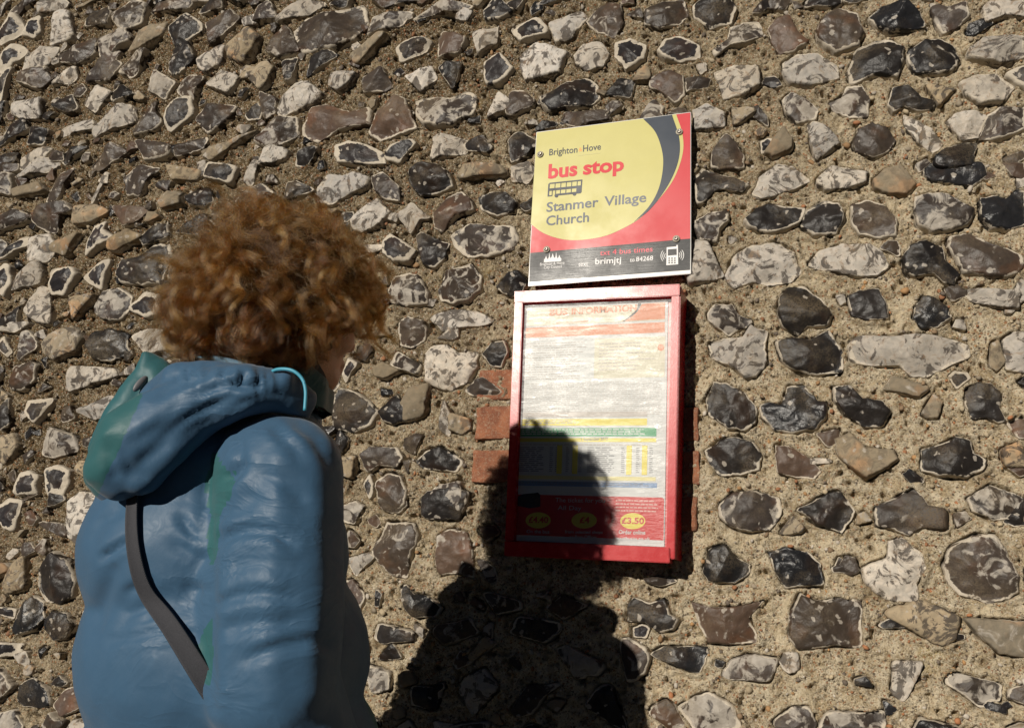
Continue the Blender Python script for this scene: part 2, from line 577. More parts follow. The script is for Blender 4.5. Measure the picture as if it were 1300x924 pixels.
for s in stones: s[2] = s[2] * (1.07 if s[0] > -1.0 else 1.12)
for _ in range(9000):                           # small flints and chips pushed into the wider joints
    x = RNG.uniform(-2.5, .5); z = RNG.uniform(.85, 2.95); w = RNG.uniform(.022, .05); h = w * RNG.uniform(.6, .95)
    if in_plate(x, z) or RNG.random() > .25 + .75 * recess(x, z): continue
    if (-.70 < x < -.18 and 1.38 < z < 1.76): continue
    ok = True
    for a, b, m, M_ in occ:
        dd = math.hypot(a - x, b - z)
        if dd < m * 1.18 + w * .46: ok = False; break
    if ok:
        stones.append([x, z, rough_R(w, h, RNG.normal(.1, .5), RNG), str(RNG.choice(list('DKGGBMWC')))]); occ.append((x, z, w * .42, w * .5))
wall = empty("flint_wall", (-.8, 0.0, 0.0))
tag(wall, "tall knapped flint wall set in sandy mortar behind the sign and notice case", "wall")
# --- the flints
def stone_meshes():
    ts = np.array([0, .12, .24, .36, .47, .57, .66, .74, .81, .87, .91, .945, .98, 1.0, 1.02, 1.05])
    nr = len(ts); V = []; F = []; base = []; prm = []; edge = []; off = 0
    j = np.arange(NT_); j1 = (j + 1) % NT_
    quads = []
    for r in range(1, nr - 1):
        a = 1 + (r - 1) * NT_; b = a + NT_
        quads.append(np.stack([a + j, b + j, b + j1, a + j1], 1))
    quads = np.concatenate(quads)
    c0 = np.stack([np.zeros(NT_, int), 1 + j, 1 + j1, 1 + j1], 1)
    for cx, cz, R, ty in stones:
        rng = RNG; rec = float(recess(cx, cz)); size = float(R.mean())
        Rn = R * (1 + .12 * fbm(np.cos(TH) * 2.2 + cx * 50, np.sin(TH) * 2.2 + cz * 50, 1.0, 5, 5, .7))
        tt = ts[1:, None]; X = tt * Rn[None] * np.cos(TH)[None]; Z = tt * Rn[None] * np.sin(TH)[None]
        X = np.concatenate([[0.], X.ravel()]); Z = np.concatenate([[0.], Z.ravel()])
        T = np.concatenate([[0.], np.repeat(ts[1:], NT_)])
        H = (.004 + .004 * rec) * min(1, size / .025) + rng.uniform(.0, .007) * min(1, size / .03) + (.004 if ty == 'C' else 0)
        # knapped face: lower envelope of a few tilted planes
        face = np.full_like(X, 1e9); kk = 1 if ty == 'C' else rng.integers(3, 6)
        for q in range(kk):
            a = rng.uniform(0, 2 * np.pi); sl = rng.uniform(.08, .42) if q else rng.uniform(.0, .16)
            face = np.minimum(face, (np.cos(a) * X + np.sin(a) * Z) * sl + rng.uniform(.0, .10) * size)
        face = face - np.median(face)
        face += (.0016 if ty != 'W' else .0026) * fbm(X + cx, Z + cz, 60, 4, 3) + .0058 * fbm(X + cx, Z + cz, 26, 3, 9)
        dome = (.22 if ty == 'C' else .07) * size * (1 - T ** 2)
        e = np.clip((1 - T) / .11, 0, 1); e = np.sqrt(np.clip(1 - (1 - e) ** 2, 0, 1))
        h = (H + dome + face * np.clip(e, 0, 1)) * (.25 + .75 * e)
        lim = .018 + .01 * rec; h = np.where(h > lim, lim + (h - lim) * .3, h); h = np.maximum(h, -.004 + .004 * e)
        h = np.where(T > 1.0, -(T - 1.0) / .05 * (.014 + .008 * rec), h)
        V.append(np.stack([X + cx, -h, Z + cz], 1)); F.append(quads + off); F.append(c0 + off)
        b, mo, ri, ro = TYPES[ty]
        j3 = rng.uniform(.75, 1.3); tint = np.array(b) * j3 * (1 + rng.normal(0, .02) * np.array([1, .3, -1]))
        n = len(X); base.append(np.tile(tint, (n, 1)))
        prm.append(np.tile([np.clip(mo + rng.normal(0, .12), 0, 1), ri * rng.uniform(.7, 1.4), ro], (n, 1)))
        edge.append(T); off += n
    V = np.concatenate(V); F = np.concatenate(F)
    tri = F[:, 2] == F[:, 3]
    Q = F[~tri]; T3 = F[tri][:, :3]
    me = bpy.data.meshes.new("flint")
    me.vertices.add(len(V)); me.vertices.foreach_set("co", V.astype(np.float32).ravel())
    li = np.concatenate([Q.ravel(), T3.ravel()]); nq, n3 = len(Q), len(T3)
    me.loops.add(len(li)); me.loops.foreach_set("vertex_index", li.astype(np.int32))
    me.polygons.add(nq + n3)
    me.polygons.foreach_set("loop_start", np.concatenate([np.arange(nq) * 4, nq * 4 + np.arange(n3) * 3]).astype(np.int32))
    me.polygons.foreach_set("loop_total", np.concatenate([np.full(nq, 4), np.full(n3, 3)]).astype(np.int32))
    me.update(calc_edges=True)
    me.polygons.foreach_set("use_smooth", [True] * (nq + n3))
    set_attr(me, "base", np.concatenate(base), 'FLOAT_COLOR'); set_attr(me, "prm", np.concatenate(prm), 'FLOAT_COLOR')
    set_attr(me, "edge", np.concatenate(edge)); return me

t = NT("knapped_flint"); co = t.co()
base = t.attr("base", "Color"); sep = t.n("ShaderNodeSeparateColor"); t.put(sep.inputs[0], t.attr("prm", "Color"))
mo, ri, ro = sep.outputs; edge = t.attr("edge")
n1 = t.noise(34, 5, .6, co, .8).outputs[0]; n2 = t.noise(95, 5, .6, co, .3).outputs[0]; n3 = t.noise(420, 4, .7, co).outputs[0]
thr = t.math('SUBTRACT', .74, t.math('MULTIPLY', mo, .42))
m1 = t.ss(n1, thr, t.math('ADD', thr, .10))
v1 = t.n("ShaderNodeTexVoronoi", feature='F1'); v1.inputs["Scale"].default_value = 70
vv = t.n("ShaderNodeVectorMath", operation='ADD'); t.put(vv.inputs[0], co)
sc = t.n("ShaderNodeVectorMath", operation='SCALE'); t.put(sc.inputs[0], t.noise(60, 3, .5, co).outputs[1]); sc.inputs[3].default_value = .02
t.put(vv.inputs[1], sc.outputs[0]); t.put(v1.inputs["Vector"], vv.outputs[0])
vcs = t.n("ShaderNodeSeparateColor"); t.put(vcs.inputs[0], v1.outputs["Color"])
spot = t.math('MULTIPLY', t.ss(v1.outputs["Distance"], .25, .34, 1.0, 0.0), t.math('GREATER_THAN', vcs.outputs[0], .80))
tone = t.ss(n2, .3, .7)
col = t.mix(t.math('MULTIPLY', tone, .55), base, t.mix(1.0, base, (1.6, 1.5, 1.42), 'MULTIPLY'))
brown = t.ss(t.noise(17, 3, .5, co).outputs[0], .52, .66)
col = t.mix(t.math('MULTIPLY', t.math('MULTIPLY', brown, .5), t.math('LESS_THAN', t.n('ShaderNodeRGBToBW', i_0=base).outputs[0], .2)), col, t.mix(1.0, col, (1.7, 1.15, .8), 'MULTIPLY'))
pale = t.mix(n2, (.15, .125, .10), (.52, .475, .41))
col = t.mix(t.math('MULTIPLY', m1, .85), col, pale)
col = t.mix(t.math('MULTIPLY', spot, .7), col, (.36, .32, .27))
# chalky cortex round the edge
w_ = t.math('ADD', edge, t.math('MULTIPLY', t.math('SUBTRACT', n1, .5), t.math('MULTIPLY', ri, 2.6)))
w_ = t.math('ADD', w_, t.math('MULTIPLY', t.math('SUBTRACT', n2, .5), .12))
lim = t.math('SUBTRACT', 1.0, ri)
rim = t.ss(w_, lim, t.math('ADD', lim, .035))
rim = t.math('MULTIPLY', rim, t.ss(t.math('ADD', t.noise(24, 4, .6, co, .5).outputs[0], t.math('MULTIPLY', ri, .6)), .50, .57, .0, 1.0))
cort = t.mix(n3, (.34, .285, .21), (.62, .56, .47))
col = t.mix(t.math('MULTIPLY', rim, .9), col, cort)
lum = t.n('ShaderNodeRGBToBW', i_0=base).outputs[0]; isp = t.ss(lum, .12, .2)
n5 = t.noise(30, 6, .68, co, 1.4).outputs[0]
dk = t.math('MULTIPLY', t.math('MULTIPLY', t.ss(n5, .50, .57), isp), .88)
col = t.mix(dk, col, (.055, .045, .038))
col = t.mix(t.math('MULTIPLY', t.math('MULTIPLY', t.ss(t.noise(52, 5, .7, co, .8).outputs[0], .55, .68), isp), .6), col, (.20, .13, .075))
speck = t.ss(n3, .70, .78)
col = t.mix(t.math('MULTIPLY', speck, .35), col, (.42, .39, .35))
soil = t.math('MULTIPLY', t.ss(t.noise(9, 5, .65, co).outputs[0], .48, .68), t.ss(n3, .35, .6))
col = t.mix(t.math('MULTIPLY', soil, .35), col, (.22, .165, .10))
rough = t.math('ADD', ro, t.math('MULTIPLY', rim, .4)); rough = t.math('ADD', rough, t.math('MULTIPLY', m1, .12)); rough = t.math('ADD', rough, t.math('MULTIPLY', soil, .3), clamp=True)
t.set(Base_Color=col, Roughness=rough); t.b.inputs['Specular IOR Level'].default_value = .19
wv = t.n("ShaderNodeTexWave"); wv.wave_type = 'RINGS'; wv.inputs["Scale"].default_value = 14; wv.inputs["Distortion"].default_value = 9; wv.inputs["Detail"].default_value = 3; wv.inputs["Detail Scale"].default_value = 1.5
t.put(wv.inputs["Vector"], co)
hgt = t.math('ADD', t.math('MULTIPLY', wv.outputs[1], .35), t.math('ADD', t.math('MULTIPLY', n2, 1.2), t.math('MULTIPLY', t.math('MULTIPLY', n3, t.math('ADD', .25, rim)), .7)))
hgt = t.math('ADD', hgt, t.math('MULTIPLY', m1, .12))
t.bump(hgt, .55, .0022)
M_FLINT = t.m
link("flint", stone_meshes(), M_FLINT, wall)

# --- the mortar bed
def axis(lo, hi, flo, fhi, fine, coarse):
    a = list(np.arange(lo, flo, coarse)); a += list(np.arange(flo, fhi, fine)); a += list(np.arange(fhi, hi, coarse)) + [hi]
    return np.array(sorted(set(np.round(a, 5))))
gx = axis(X0, X1, -2.35, .5, .0024, .012); gz = axis(Z0, Z1, .9, 2.95, .0024, .012)
GX, GZ = np.meshgrid(gx, gz)
tmin = np.full(GX.shape, 9.0); dist = np.full(GX.shape, .2)
for cx, cz, R, ty in stones:
    rm = R.max() + .03
    i0, i1 = np.searchsorted(gx, [cx - rm, cx + rm]); k0, k1 = np.searchsorted(gz, [cz - rm, cz + rm])
    if i1 <= i0 or k1 <= k0: continue
    dx = GX[k0:k1, i0:i1] - cx; dz = GZ[k0:k1, i0:i1] - cz
    th = np.arctan2(dz, dx) % (2 * np.pi); rr = np.hypot(dx, dz)
    RR = np.interp(th, np.append(TH, 2 * np.pi), np.append(R, R[0]))
    d = rr - RR
    dist[k0:k1, i0:i1] = np.minimum(dist[k0:k1, i0:i1], d)
REC = recess(GX, GZ)
hm = .0045 * fbm(GX, GZ, 14, 3, 21) + .0050 * fbm(GX, GZ, 50, 3, 31) + .0050 * fbm(GX, GZ, 150, 3, 41, .65) + .0030 * (1 - 2 * np.abs(fbm(GX, GZ, 32, 3, 61)))
hm *= (1.0 + .6 * REC)
hm -= .0015 + .0060 * REC
lip = np.exp(-((dist - .004) / .007) ** 2) * (.0060 * (1 - REC) + .0045) * np.clip(.5 + 1.2 * fbm(GX, GZ, 25, 2, 77), 0, 1.4)
hm += lip
crev = np.exp(-((dist - .0005) / .0022) ** 2) * np.clip(fbm(GX, GZ, 32, 3, 133) * 2.4 + .35, 0, 1); hm -= crev * .022
dist = dist + .0060 * fbm(GX, GZ, 70, 3, 91) - .0012
under = np.clip(-dist / .003, 0, 1)
hm = hm * (1 - under) + (-.010 - .008 * REC) * under
pit = np.clip(fbm(GX, GZ, 90, 2, 55) - .30, 0, 1); hm -= pit * .035
V = np.stack([GX, -hm, GZ], -1).reshape(-1, 3)
ny, nx = GX.shape; I = np.arange(ny * nx).reshape(ny, nx)
F = np.stack([I[:-1, :-1], I[:-1, 1:], I[1:, 1:], I[1:, :-1]], -1).reshape(-1, 4)
t = NT("sandy_mortar"); co = t.co()
sx = t.n("ShaderNodeSeparateXYZ"); t.put(sx.inputs[0], co)
big = t.noise(2.6, 5, .6, co).outputs[0]; mid = t.noise(38, 5, .65, co).outputs[0]; fine = t.noise(330, 4, .75, co).outputs[0]
recn = t.math('ADD', t.math('MULTIPLY', sx.outputs[0], -.48), t.math('MULTIPLY', t.math('SUBTRACT', sx.outputs[2], 1.15), .48))
recn = t.math('ADD', recn, t.math('MULTIPLY', t.math('SUBTRACT', big, .5), .9))
dirt = t.ss(recn, .12, 1.05)
clean = t.mix(t.ss(mid, .38, .62), (.42, .33, .205), (.60, .515, .37))
dirty = t.mix(t.ss(mid, .3, .7), (.075, .052, .026), (.215, .155, .082))
col = t.mix(dirt, clean, dirty)
vg = t.n("ShaderNodeTexVoronoi"); vg.inputs["Scale"].default_value = 420; t.put(vg.inputs["Vector"], co)
vs = t.n("ShaderNodeSeparateColor"); t.put(vs.inputs[0], vg.outputs["Color"])
col = t.mix(t.math('MULTIPLY', t.math('GREATER_THAN', vs.outputs[0], .82), .6), col, (.10, .065, .035))
col = t.mix(t.math('MULTIPLY', t.math('GREATER_THAN', vs.outputs[1], .80), .5), col, (.62, .55, .43))
col = t.mix(t.math('MULTIPLY', t.math('GREATER_THAN', vs.outputs[2], .955), .5), col, (.36, .13, .045))
vh = t.n('ShaderNodeTexVoronoi'); vh.inputs['Scale'].default_value = 210; t.put(vh.inputs['Vector'], co); vq = t.n('ShaderNodeSeparateColor'); t.put(vq.inputs[0], vh.outputs['Color'])
col = t.mix(t.math('MULTIPLY', t.math('MULTIPLY', t.math('GREATER_THAN', vq.outputs[0], .955), t.math('LESS_THAN', vh.outputs['Distance'], .55)), .75), col, (.27, .10, .035))
col = t.mix(t.math('MULTIPLY', t.math('MULTIPLY', t.math('GREATER_THAN', vq.outputs[1], .93), t.math('LESS_THAN', vh.outputs['Distance'], .5)), .8), col, (.07, .05, .035))
col = t.mix(t.math('MULTIPLY', t.ss(fine, .45, .66), .55), col, t.mix(1.0, col, (.36, .31, .26), 'MULTIPLY'))
lich = t.math('MULTIPLY', t.ss(t.noise(11, 5, .7, co).outputs[0], .60, .72), t.ss(fine, .4, .6))
col = t.mix(t.math('MULTIPLY', lich, .45), col, (.30, .22, .045))
pch = t.noise(4.5, 6, .7, co, 1.2).outputs[0]; smear = t.noise(55, 3, .5, co, 2.0).outputs[0]
col = t.mix(t.math('MULTIPLY', t.math('MULTIPLY', t.ss(pch, .50, .58), t.ss(smear, .42, .58)), t.math('SUBTRACT', .75, t.math('MULTIPLY', dirt, .5))), col, (.60, .50, .34))
col = t.mix(t.math('MULTIPLY', t.ss(t.noise(7, 5, .7, co, .6).outputs[0], .55, .66), .5), col, t.mix(1.0, col, (.52, .46, .38), 'MULTIPLY'))
t.set(Base_Color=col, Roughness=.95); t.b.inputs["Specular IOR Level"].default_value = .2
gr = t.math('SUBTRACT', 1.0, vg.outputs["Distance"])
t.bump(t.math('ADD', t.math('MULTIPLY', fine, 1.3), t.math('MULTIPLY', gr, .6)), 1.0, .0035)
M_MORTAR = t.m
me = mesh_np("mortar", V, F); link("mortar", me, M_MORTAR, wall)
# solid back of the wall, and a capping
bm = bmesh.new()
def box(bm, lo, hi, bev=0.0):
    r = bmesh.ops.create_cube(bm, size=1)
    for v in r['verts']:
        v.co = Vector([(lo[k] + hi[k]) / 2 + v.co[k] * (hi[k] - lo[k]) for k in range(3)])
    if bev:
        es = list({e for v in r['verts'] for e in v.link_edges}); bmesh.ops.bevel(bm, geom=es, offset=bev, segments=2, affect='EDGES', profile=.6)
box(bm, (X0, .045, -.05), (X1, .42, Z1)); box(bm, (X0, -.0, Z1 - .002), (X1, .047, Z1 + .02))
link("wall_core", bm_mesh("wall_core", bm), M_MORTAR, wall)
bm = bmesh.new(); x = X0
while x < X1:
    box(bm, (x, -.035, Z1 + .022), (x + .44, .46, Z1 + .10), .012); x += .445
link("coping", bm_mesh("coping", bm), simple("coping_stone", (.30, .27, .22), .9, .3, 18, bump=.6), wall)
# --- grit in the mortar
def grit(n):
    x = RNG.uniform(-2.3, .45, n * 3); zz = RNG.uniform(.92, 2.9, n * 3)
    i = np.clip(np.searchsorted(gx, x), 0, len(gx) - 1); k = np.clip(np.searchsorted(gz, zz), 0, len(gz) - 1)
    ok = dist[k, i] > .003; x, zz, i, k = x[ok][:n], zz[ok][:n], i[ok][:n], k[ok][:n]; n = len(x)
    y = -hm[k, i]
    r = np.minimum(.0011 + RNG.exponential(.0011, n), .006)
    bmi = bmesh.new(); bmesh.ops.create_icosphere(bmi, subdivisions=1, radius=1); U = np.array([v.co[:] for v in bmi.verts]); FF = np.array([[v.index for v in f.verts] for f in bmi.faces]); bmi.free()
    U = U[None] * (1 + RNG.uniform(-.3, .3, (n, len(U), 1)))
    S = r[:, None] * np.stack([RNG.uniform(.8, 1.5, n), RNG.uniform(.5, .9, n), RNG.uniform(.7, 1.2, n)], 1)
    P = U * S[:, None, :]; a = RNG.uniform(0, 6.28, n); ca, sa = np.cos(a)[:, None], np.sin(a)[:, None]
    P = np.stack([P[..., 0] * ca - P[..., 2] * sa, P[..., 1], P[..., 0] * sa + P[..., 2] * ca], -1)
    P += np.stack([x, y - r * .15, zz], 1)[:, None, :]
    nv = U.shape[1]; FA = (FF[None] + (np.arange(n) * nv)[:, None, None]).reshape(-1, 3)
    pal = np.array([(.33, .12, .04), (.24, .15, .08), (.42, .34, .22), (.10, .08, .065), (.50, .45, .38), (.36, .19, .07), (.30, .25, .18), (.40, .33, .22)])
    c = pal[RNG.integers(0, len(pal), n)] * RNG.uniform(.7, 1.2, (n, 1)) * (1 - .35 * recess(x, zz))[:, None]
    me = mesh_np("grit", P.reshape(-1, 3), FA); set_attr(me, "base", np.repeat(c, nv, 0), 'FLOAT_COLOR'); return me
t = NT("grit"); t.set(Base_Color=t.mix(t.math('MULTIPLY', t.noise(500, 3, .6, t.co()).outputs[0], .5), t.attr("base", "Color"), (.2, .15, .1)), Roughness=.8)
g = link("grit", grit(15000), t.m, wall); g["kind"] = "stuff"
# --- the few bricks let into the flintwork either side of the notice case
t = NT("red_brick"); co = t.co(); a = t.noise(45, 6, .65, co).outputs[0]; b = t.noise(300, 3, .7, co).outputs[0]
col = t.mix(t.ss(a, .3, .7), (.15, .052, .026), (.29, .11, .052)); col = t.mix(t.math('MULTIPLY', t.ss(b, .48, .70), .6), col, (.33, .25, .17))
t.set(Base_Color=col, Roughness=.9); t.bump(t.math('ADD', a, b), .8, .003); M_BRICK = t.m
for (x0, y0, x1, y1, hh) in [(608, 471, 668, 509, .006), (605, 517, 668, 558, .008), (601, 572, 668, 612, .010), (850, 517, 887, 560, .004), (850, 573, 888, 615, .006), (850, 632, 885.5, 675, .006)]:
    p = at((x0 + x1) / 2, (y0 + y1) / 2); xa = at(x0, (y0 + y1) / 2)[0]; xb = at(x1, (y0 + y1) / 2)[0]
    za = at(x0 if x0 < 700 else x1, y1)[2]; zb = at(x0 if x0 < 700 else x1, y0)[2]
    bm = bmesh.new(); box(bm, (xa, -hh, za), (xb, .05, zb), .004)
    bmesh.ops.subdivide_edges(bm, edges=bm.edges[:], cuts=5, use_grid_fill=True)
    co_ = np.array([v.co[:] for v in bm.verts]); dn = fbm(co_[:, 0] + co_[:, 1], co_[:, 2], 45, 3, 3) * .006; dm = fbm(co_[:, 0], co_[:, 2] + co_[:, 1], 60, 3, 8) * .003
    for v, d1, d2 in zip(bm.verts, dn, dm): v.co.y += d1; v.co.x += d2; v.co.z += d1 * .8
    link("brick", bm_mesh("brick", bm, True), M_BRICK, wall)
# ------------------------------------------------------------------ ground
t = NT("path_ground"); co = t.co(); a = t.noise(6, 6, .6, co).outputs[0]; b = t.noise(160, 4, .7, co).outputs[0]
t.set(Base_Color=t.mix(b, t.mix(a, (.025, .024, .023), (.04, .038, .035)), (.06, .056, .050)), Roughness=.95); t.bump(b, .6, .004); M_PATH = t.m
me = mesh_np("path", [(X0, -2.6, 0), (X1, -2.6, 0), (X1, .4, 0), (X0, .4, 0)], [(0, 1, 2, 3)], False)
tag(link("path", me, M_PATH), kind="structure", label="dark tarmac path along the foot of the flint wall")
t = NT("grass_ground"); co = t.co(); a = t.noise(2, 6, .6, co).outputs[0]; b = t.noise(90, 4, .7, co).outputs[0]
t.set(Base_Color=t.mix(b, t.mix(a, (.02, .032, .010), (.035, .048, .016)), (.045, .052, .022)), Roughness=1.0); t.bump(b, 1, .02)
me = mesh_np("ground", [(-150, -150, -.006), (150, -150, -.006), (150, 150, -.006), (-150, 150, -.006)], [(0, 1, 2, 3)], False)
tag(link("ground", me, t.m), kind="structure", label="open grass ground reaching to the horizon")
# ------------------------------------------------------------------ helpers for printed graphics
def px_mesh(polys, Y):
    """flat printed shapes: photo-pixel outlines laid on the plane y = Y"""
    V = []; F = []
    for p in polys:
        k = len(V); V += [tuple(at(x, y, Y)) for x, y in p]; F.append(list(range(k, k + len(p))))
    me = bpy.data.meshes.new("print"); me.from_pydata(V, [], F); me.update()
    return me
def printed(name, polys, Y, mat, parent):
    bm = bmesh.new(); bm.from_mesh(px_mesh(polys, Y)); bmesh.ops.triangulate(bm, faces=bm.faces[:])
    bm.normal_update()
    for f in bm.faces:
        if f.normal.y > 0: f.normal_flip()
    return link(name, bm_mesh(name, bm), mat, parent)
def text_mesh(items, Y, name, mat, parent):
    """items: (string, (x0,y0), (x1,y1) baseline ends, cap height in px, boldness)"""
    for s, a, b, h, bold in items:
        cu = bpy.data.curves.new("t", 'FONT'); cu.body = s; cu.size = 1; cu.offset = bold; cu.resolution_u = 3
        o = bpy.data.objects.new("t", cu); COL.objects.link(o)
        bpy.context.view_layer.update()
        dg = bpy.context.evaluated_depsgraph_get(); me = bpy.data.meshes.new_from_object(o.evaluated_get(dg))
        P = np.array([v.co[:] for v in me.vertices])
        bpy.data.objects.remove(o); bpy.data.curves.remove(cu)
        x0, x1 = P[:, 0].min(), P[:, 0].max(); cap = .70
        A = at(*a, Y); B = at(*b, Y); U = at(a[0] + .045 * h, a[1] - h, Y)
        ux = (B - A) / (x1 - x0); uy = (U - A) / cap
        for v, p in zip(me.vertices, P): v.co = Vector(A + ux * (p[0] - x0) + uy * p[1])
        bm = bmesh.new(); bm.from_mesh(me); bpy.data.meshes.remove(me); bm.normal_update()
        for f in bm.faces:
            if f.normal.y > 0: f.normal_flip()
        out = link(name, bm_mesh(name, bm), mat, parent)
    return out
def slab(name, corners, Yf, Yb, mat, parent, bev=.0008):
    """a board whose front face has the given photo-pixel corners on y = Yf and which is Yb - Yf thick"""
    P = [Vector(at(x, y, Yf)) for x, y in corners]; bm = bmesh.new()
    f = [bm.verts.new(p) for p in P]; b = [bm.verts.new(Vector((p.x, Yb, p.z))) for p in P]
    n = len(P); bm.faces.new(f); bm.faces.new(b[::-1])
    for i in range(n): bm.faces.new((f[i], b[i], b[(i + 1) % n], f[(i + 1) % n]))
    bmesh.ops.recalc_face_normals(bm, faces=bm.faces[:])
    if bev: bmesh.ops.bevel(bm, geom=bm.edges[:], offset=bev, segments=2, affect='EDGES')
    return link(name, bm_mesh(name, bm), mat, parent)
def ell(cx, cy, rx, ry, n=40, a0=0, a1=2 * math.pi, rot=0):
    o = []
    for i in range(n + (0 if a1 - a0 > 6.28 else 1)):
        t = a0 + (a1 - a0) * i / n; x, y = rx * math.cos(t), -ry * math.sin(t)
        o.append((cx + x * math.cos(rot) - y * math.sin(rot), cy + x * math.sin(rot) + y * math.cos(rot)))
    return o
def catmull(pts, n=8):
    P = [np.array(p, float) for p in pts]; P = [2 * P[0] - P[1]] + P + [2 * P[-1] - P[-2]]; out = []
    for i in range(1, len(P) - 2):
        for k in range(n):
            t = k / n; a, b, c, d = P[i - 1], P[i], P[i + 1], P[i + 2]
            out.append(.5 * ((2 * b) + (-a + c) * t + (2 * a - 5 * b + 4 * c - d) * t * t + (-a + 3 * b - 3 * c + d) * t ** 3))
    out.append(P[-2]); return [tuple(o) for o in out]
def vinyl(name, col, rough=.34, scr=0.0, spec=.15, cell=0):
    t = NT(name); co = t.co(); nz = t.noise(30, 5, .6, co).outputs[0]
    c = t.mix(nz, tuple(x * .93 for x in col), tuple(min(1, x * 1.04) for x in col))
    r = t.ss(t.noise(14, 4, .6, co).outputs[0], .3, .7, rough - .05, rough + .07)
    t.set(Base_Color=c, Roughness=r); t.b.inputs["Specular IOR Level"].default_value = spec
    if scr:
        mp = t.n("ShaderNodeMapping"); t.put(mp.inputs[0], co); mp.inputs["Rotation"].default_value = (0, math.radians(-8), 0); mp.inputs["Scale"].default_value = (14, 1, 420)
        s = t.noise(1.0, 5, .7, mp.outputs[0], .4).outputs[0]; t.bump(s, scr, .0008)
    return t.m
# ------------------------------------------------------------------ bus stop sign
YS = -.024
sTL, sTR, sBR, sBL = (680.8, 167.8), (877.2, 142.2), (877.2, 347.6), (670.4, 363.4)
c = at(775, 255, YS + .003); sign = empty("bus_stop_sign", (c[0], YS + .003, at(775, 356, YS)[2]))
tag(sign, "square red and yellow bus stop sign screwed to the flint wall above the notice case", "sign")
M_WHITE = vinyl("white_panel", (.56, .55, .53), .3, spec=.3)
M_YEL = vinyl("yellow_vinyl", (.48, .44, .155), .33, spec=.14)
M_RED = vinyl("red_vinyl", (.50, .035, .045), .33, spec=.14)
M_NAVY = vinyl("navy_vinyl", (.022, .032, .05), .33, spec=.14)
M_BLACK = vinyl("black_vinyl", (.012, .012, .014), .27, .20, spec=.10)
M_TXTGREY = vinyl("grey_print", (.12, .13, .16), .4, spec=.15)
M_TXTRED = vinyl("red_print", (.55, .035, .045), .4, spec=.15)
M_TXTPINK = vinyl("pink_print", (.66, .10, .13), .4, spec=.15)
M_TXTWHITE = vinyl("white_print", (.72, .71, .70), .4)
slab("panel", [sTL, sTR, sBR, sBL], YS, YS + .004, M_WHITE, sign)
f1 = YS - .0004; f2 = f1 - .0003; f3 = f2 - .0003; f4 = f3 - .0003
def inset(p, q, t): return (p[0] + (q[0] - p[0]) * t, p[1] + (q[1] - p[1]) * t)
iTL, iTR, iBR, iBL = (681.5, 168.6), (876.4, 143.1), (876.0, 342.6), (671.9, 357.8)
bandL, bandR = (673.2, 321.2), (876.3, 303.0)
printed("red_face", [[iTL, iTR, bandR, bandL]], f1, M_RED, sign)
outer = catmull([(673.9, 284.6), (690, 296), (712, 303.4), (735.7, 304.9), (765, 300.5), (788, 291.5), (812, 277.5), (834, 256), (855, 228), (866.5, 196), (866.5, 171), (858.5, 145.4)], 7)
printed("yellow_face", [[iTL] + [iTL, (858.5, 145.4)][1:] + outer[::-1][1:] ], f2, M_YEL, sign)
cin = catmull([(816.4, 150.9), (832, 168), (840.5, 192), (841.5, 214), (836, 240), (824, 262), (804.6, 282.2)], 7)
cout = catmull([(804.6, 282.2), (826, 265), (848, 235.5), (861, 205), (862.6, 177), (853.2, 146.0)], 7)
printed("navy_crescent", [cin + cout[1:]], f3, M_NAVY, sign)
printed("black_band", [[bandL, bandR, iBR, iBL]], f1 - .0001, M_BLACK, sign)
text_mesh([("Brighton", (697.1, 197.6), (733, 193.8), 8.2, .012), ("Hove", (740, 192.8), (762.8, 190.0), 8.2, .012)], f3, "operator_name", vinyl("dark_print", (.03, .035, .045), .4), sign)
text_mesh([("&", (734.6, 192.6), (739.0, 192.2), 5, .0)], f3, "ampersand", vinyl("orange_print", (.75, .30, .06), .4), sign)
printed("underline", [[(733, 197.6), (762, 194.0), (762, 194.6), (733, 198.3)]], f3, vinyl("pale_print", (.5, .47, .22), .4), sign)
text_mesh([("bus", (695.8, 226.6), (732.8, 222.4), 17.5, .035), ("stop", (740.0, 221.6), (792.0, 216.2), 17.0, .035)], f3, "bus_stop_lettering", M_TXTRED, sign)
text_mesh([("Stanmer", (693.6, 269.2), (759.6, 262.2), 12.0, .016), ("Village", (766.8, 261.6), (820.4, 256.2), 12.0, .016), ("Church", (693.2, 286.4), (747.6, 281.4), 12.0, .016)], f3, "stop_name_lettering", M_TXTGREY, sign)
# double-decker pictogram: dark body with yellow window openings (frames built as strips)
def bx_(u, v): return (695.0 + 43.2 * u + 1.2 * (1 - v), 249.8 - 4.4 * u - 17.4 * (1 - v) + 0 * v)
def q(u0, v0, u1, v1): return [bx_(u0, v0), bx_(u1, v0), bx_(u1, v1), bx_(u0, v1)]
ps = [q(.03, .0, 1, .10), q(0, .42, 1, .60), q(0, .06, .045, 1.0), q(.96, .04, 1, .9), q(.02, .92, .12, 1.0), q(.25, .86, .98, 1.0), q(.84, .5, 1, .95)]
for u in (.19, .36, .52, .68, .84): ps.append(q(u, .05, u + .022, .45))
for u in (.12, .22, .36, .52, .68): ps.append(q(u, .55, u + .022, .98))
x, y = bx_(.26, 1.0); ps.append(ell(x, y, 2.4, 2.2, 14)); x, y = bx_(.79, 1.0); ps.append(ell(x, y, 2.4, 2.2, 14))


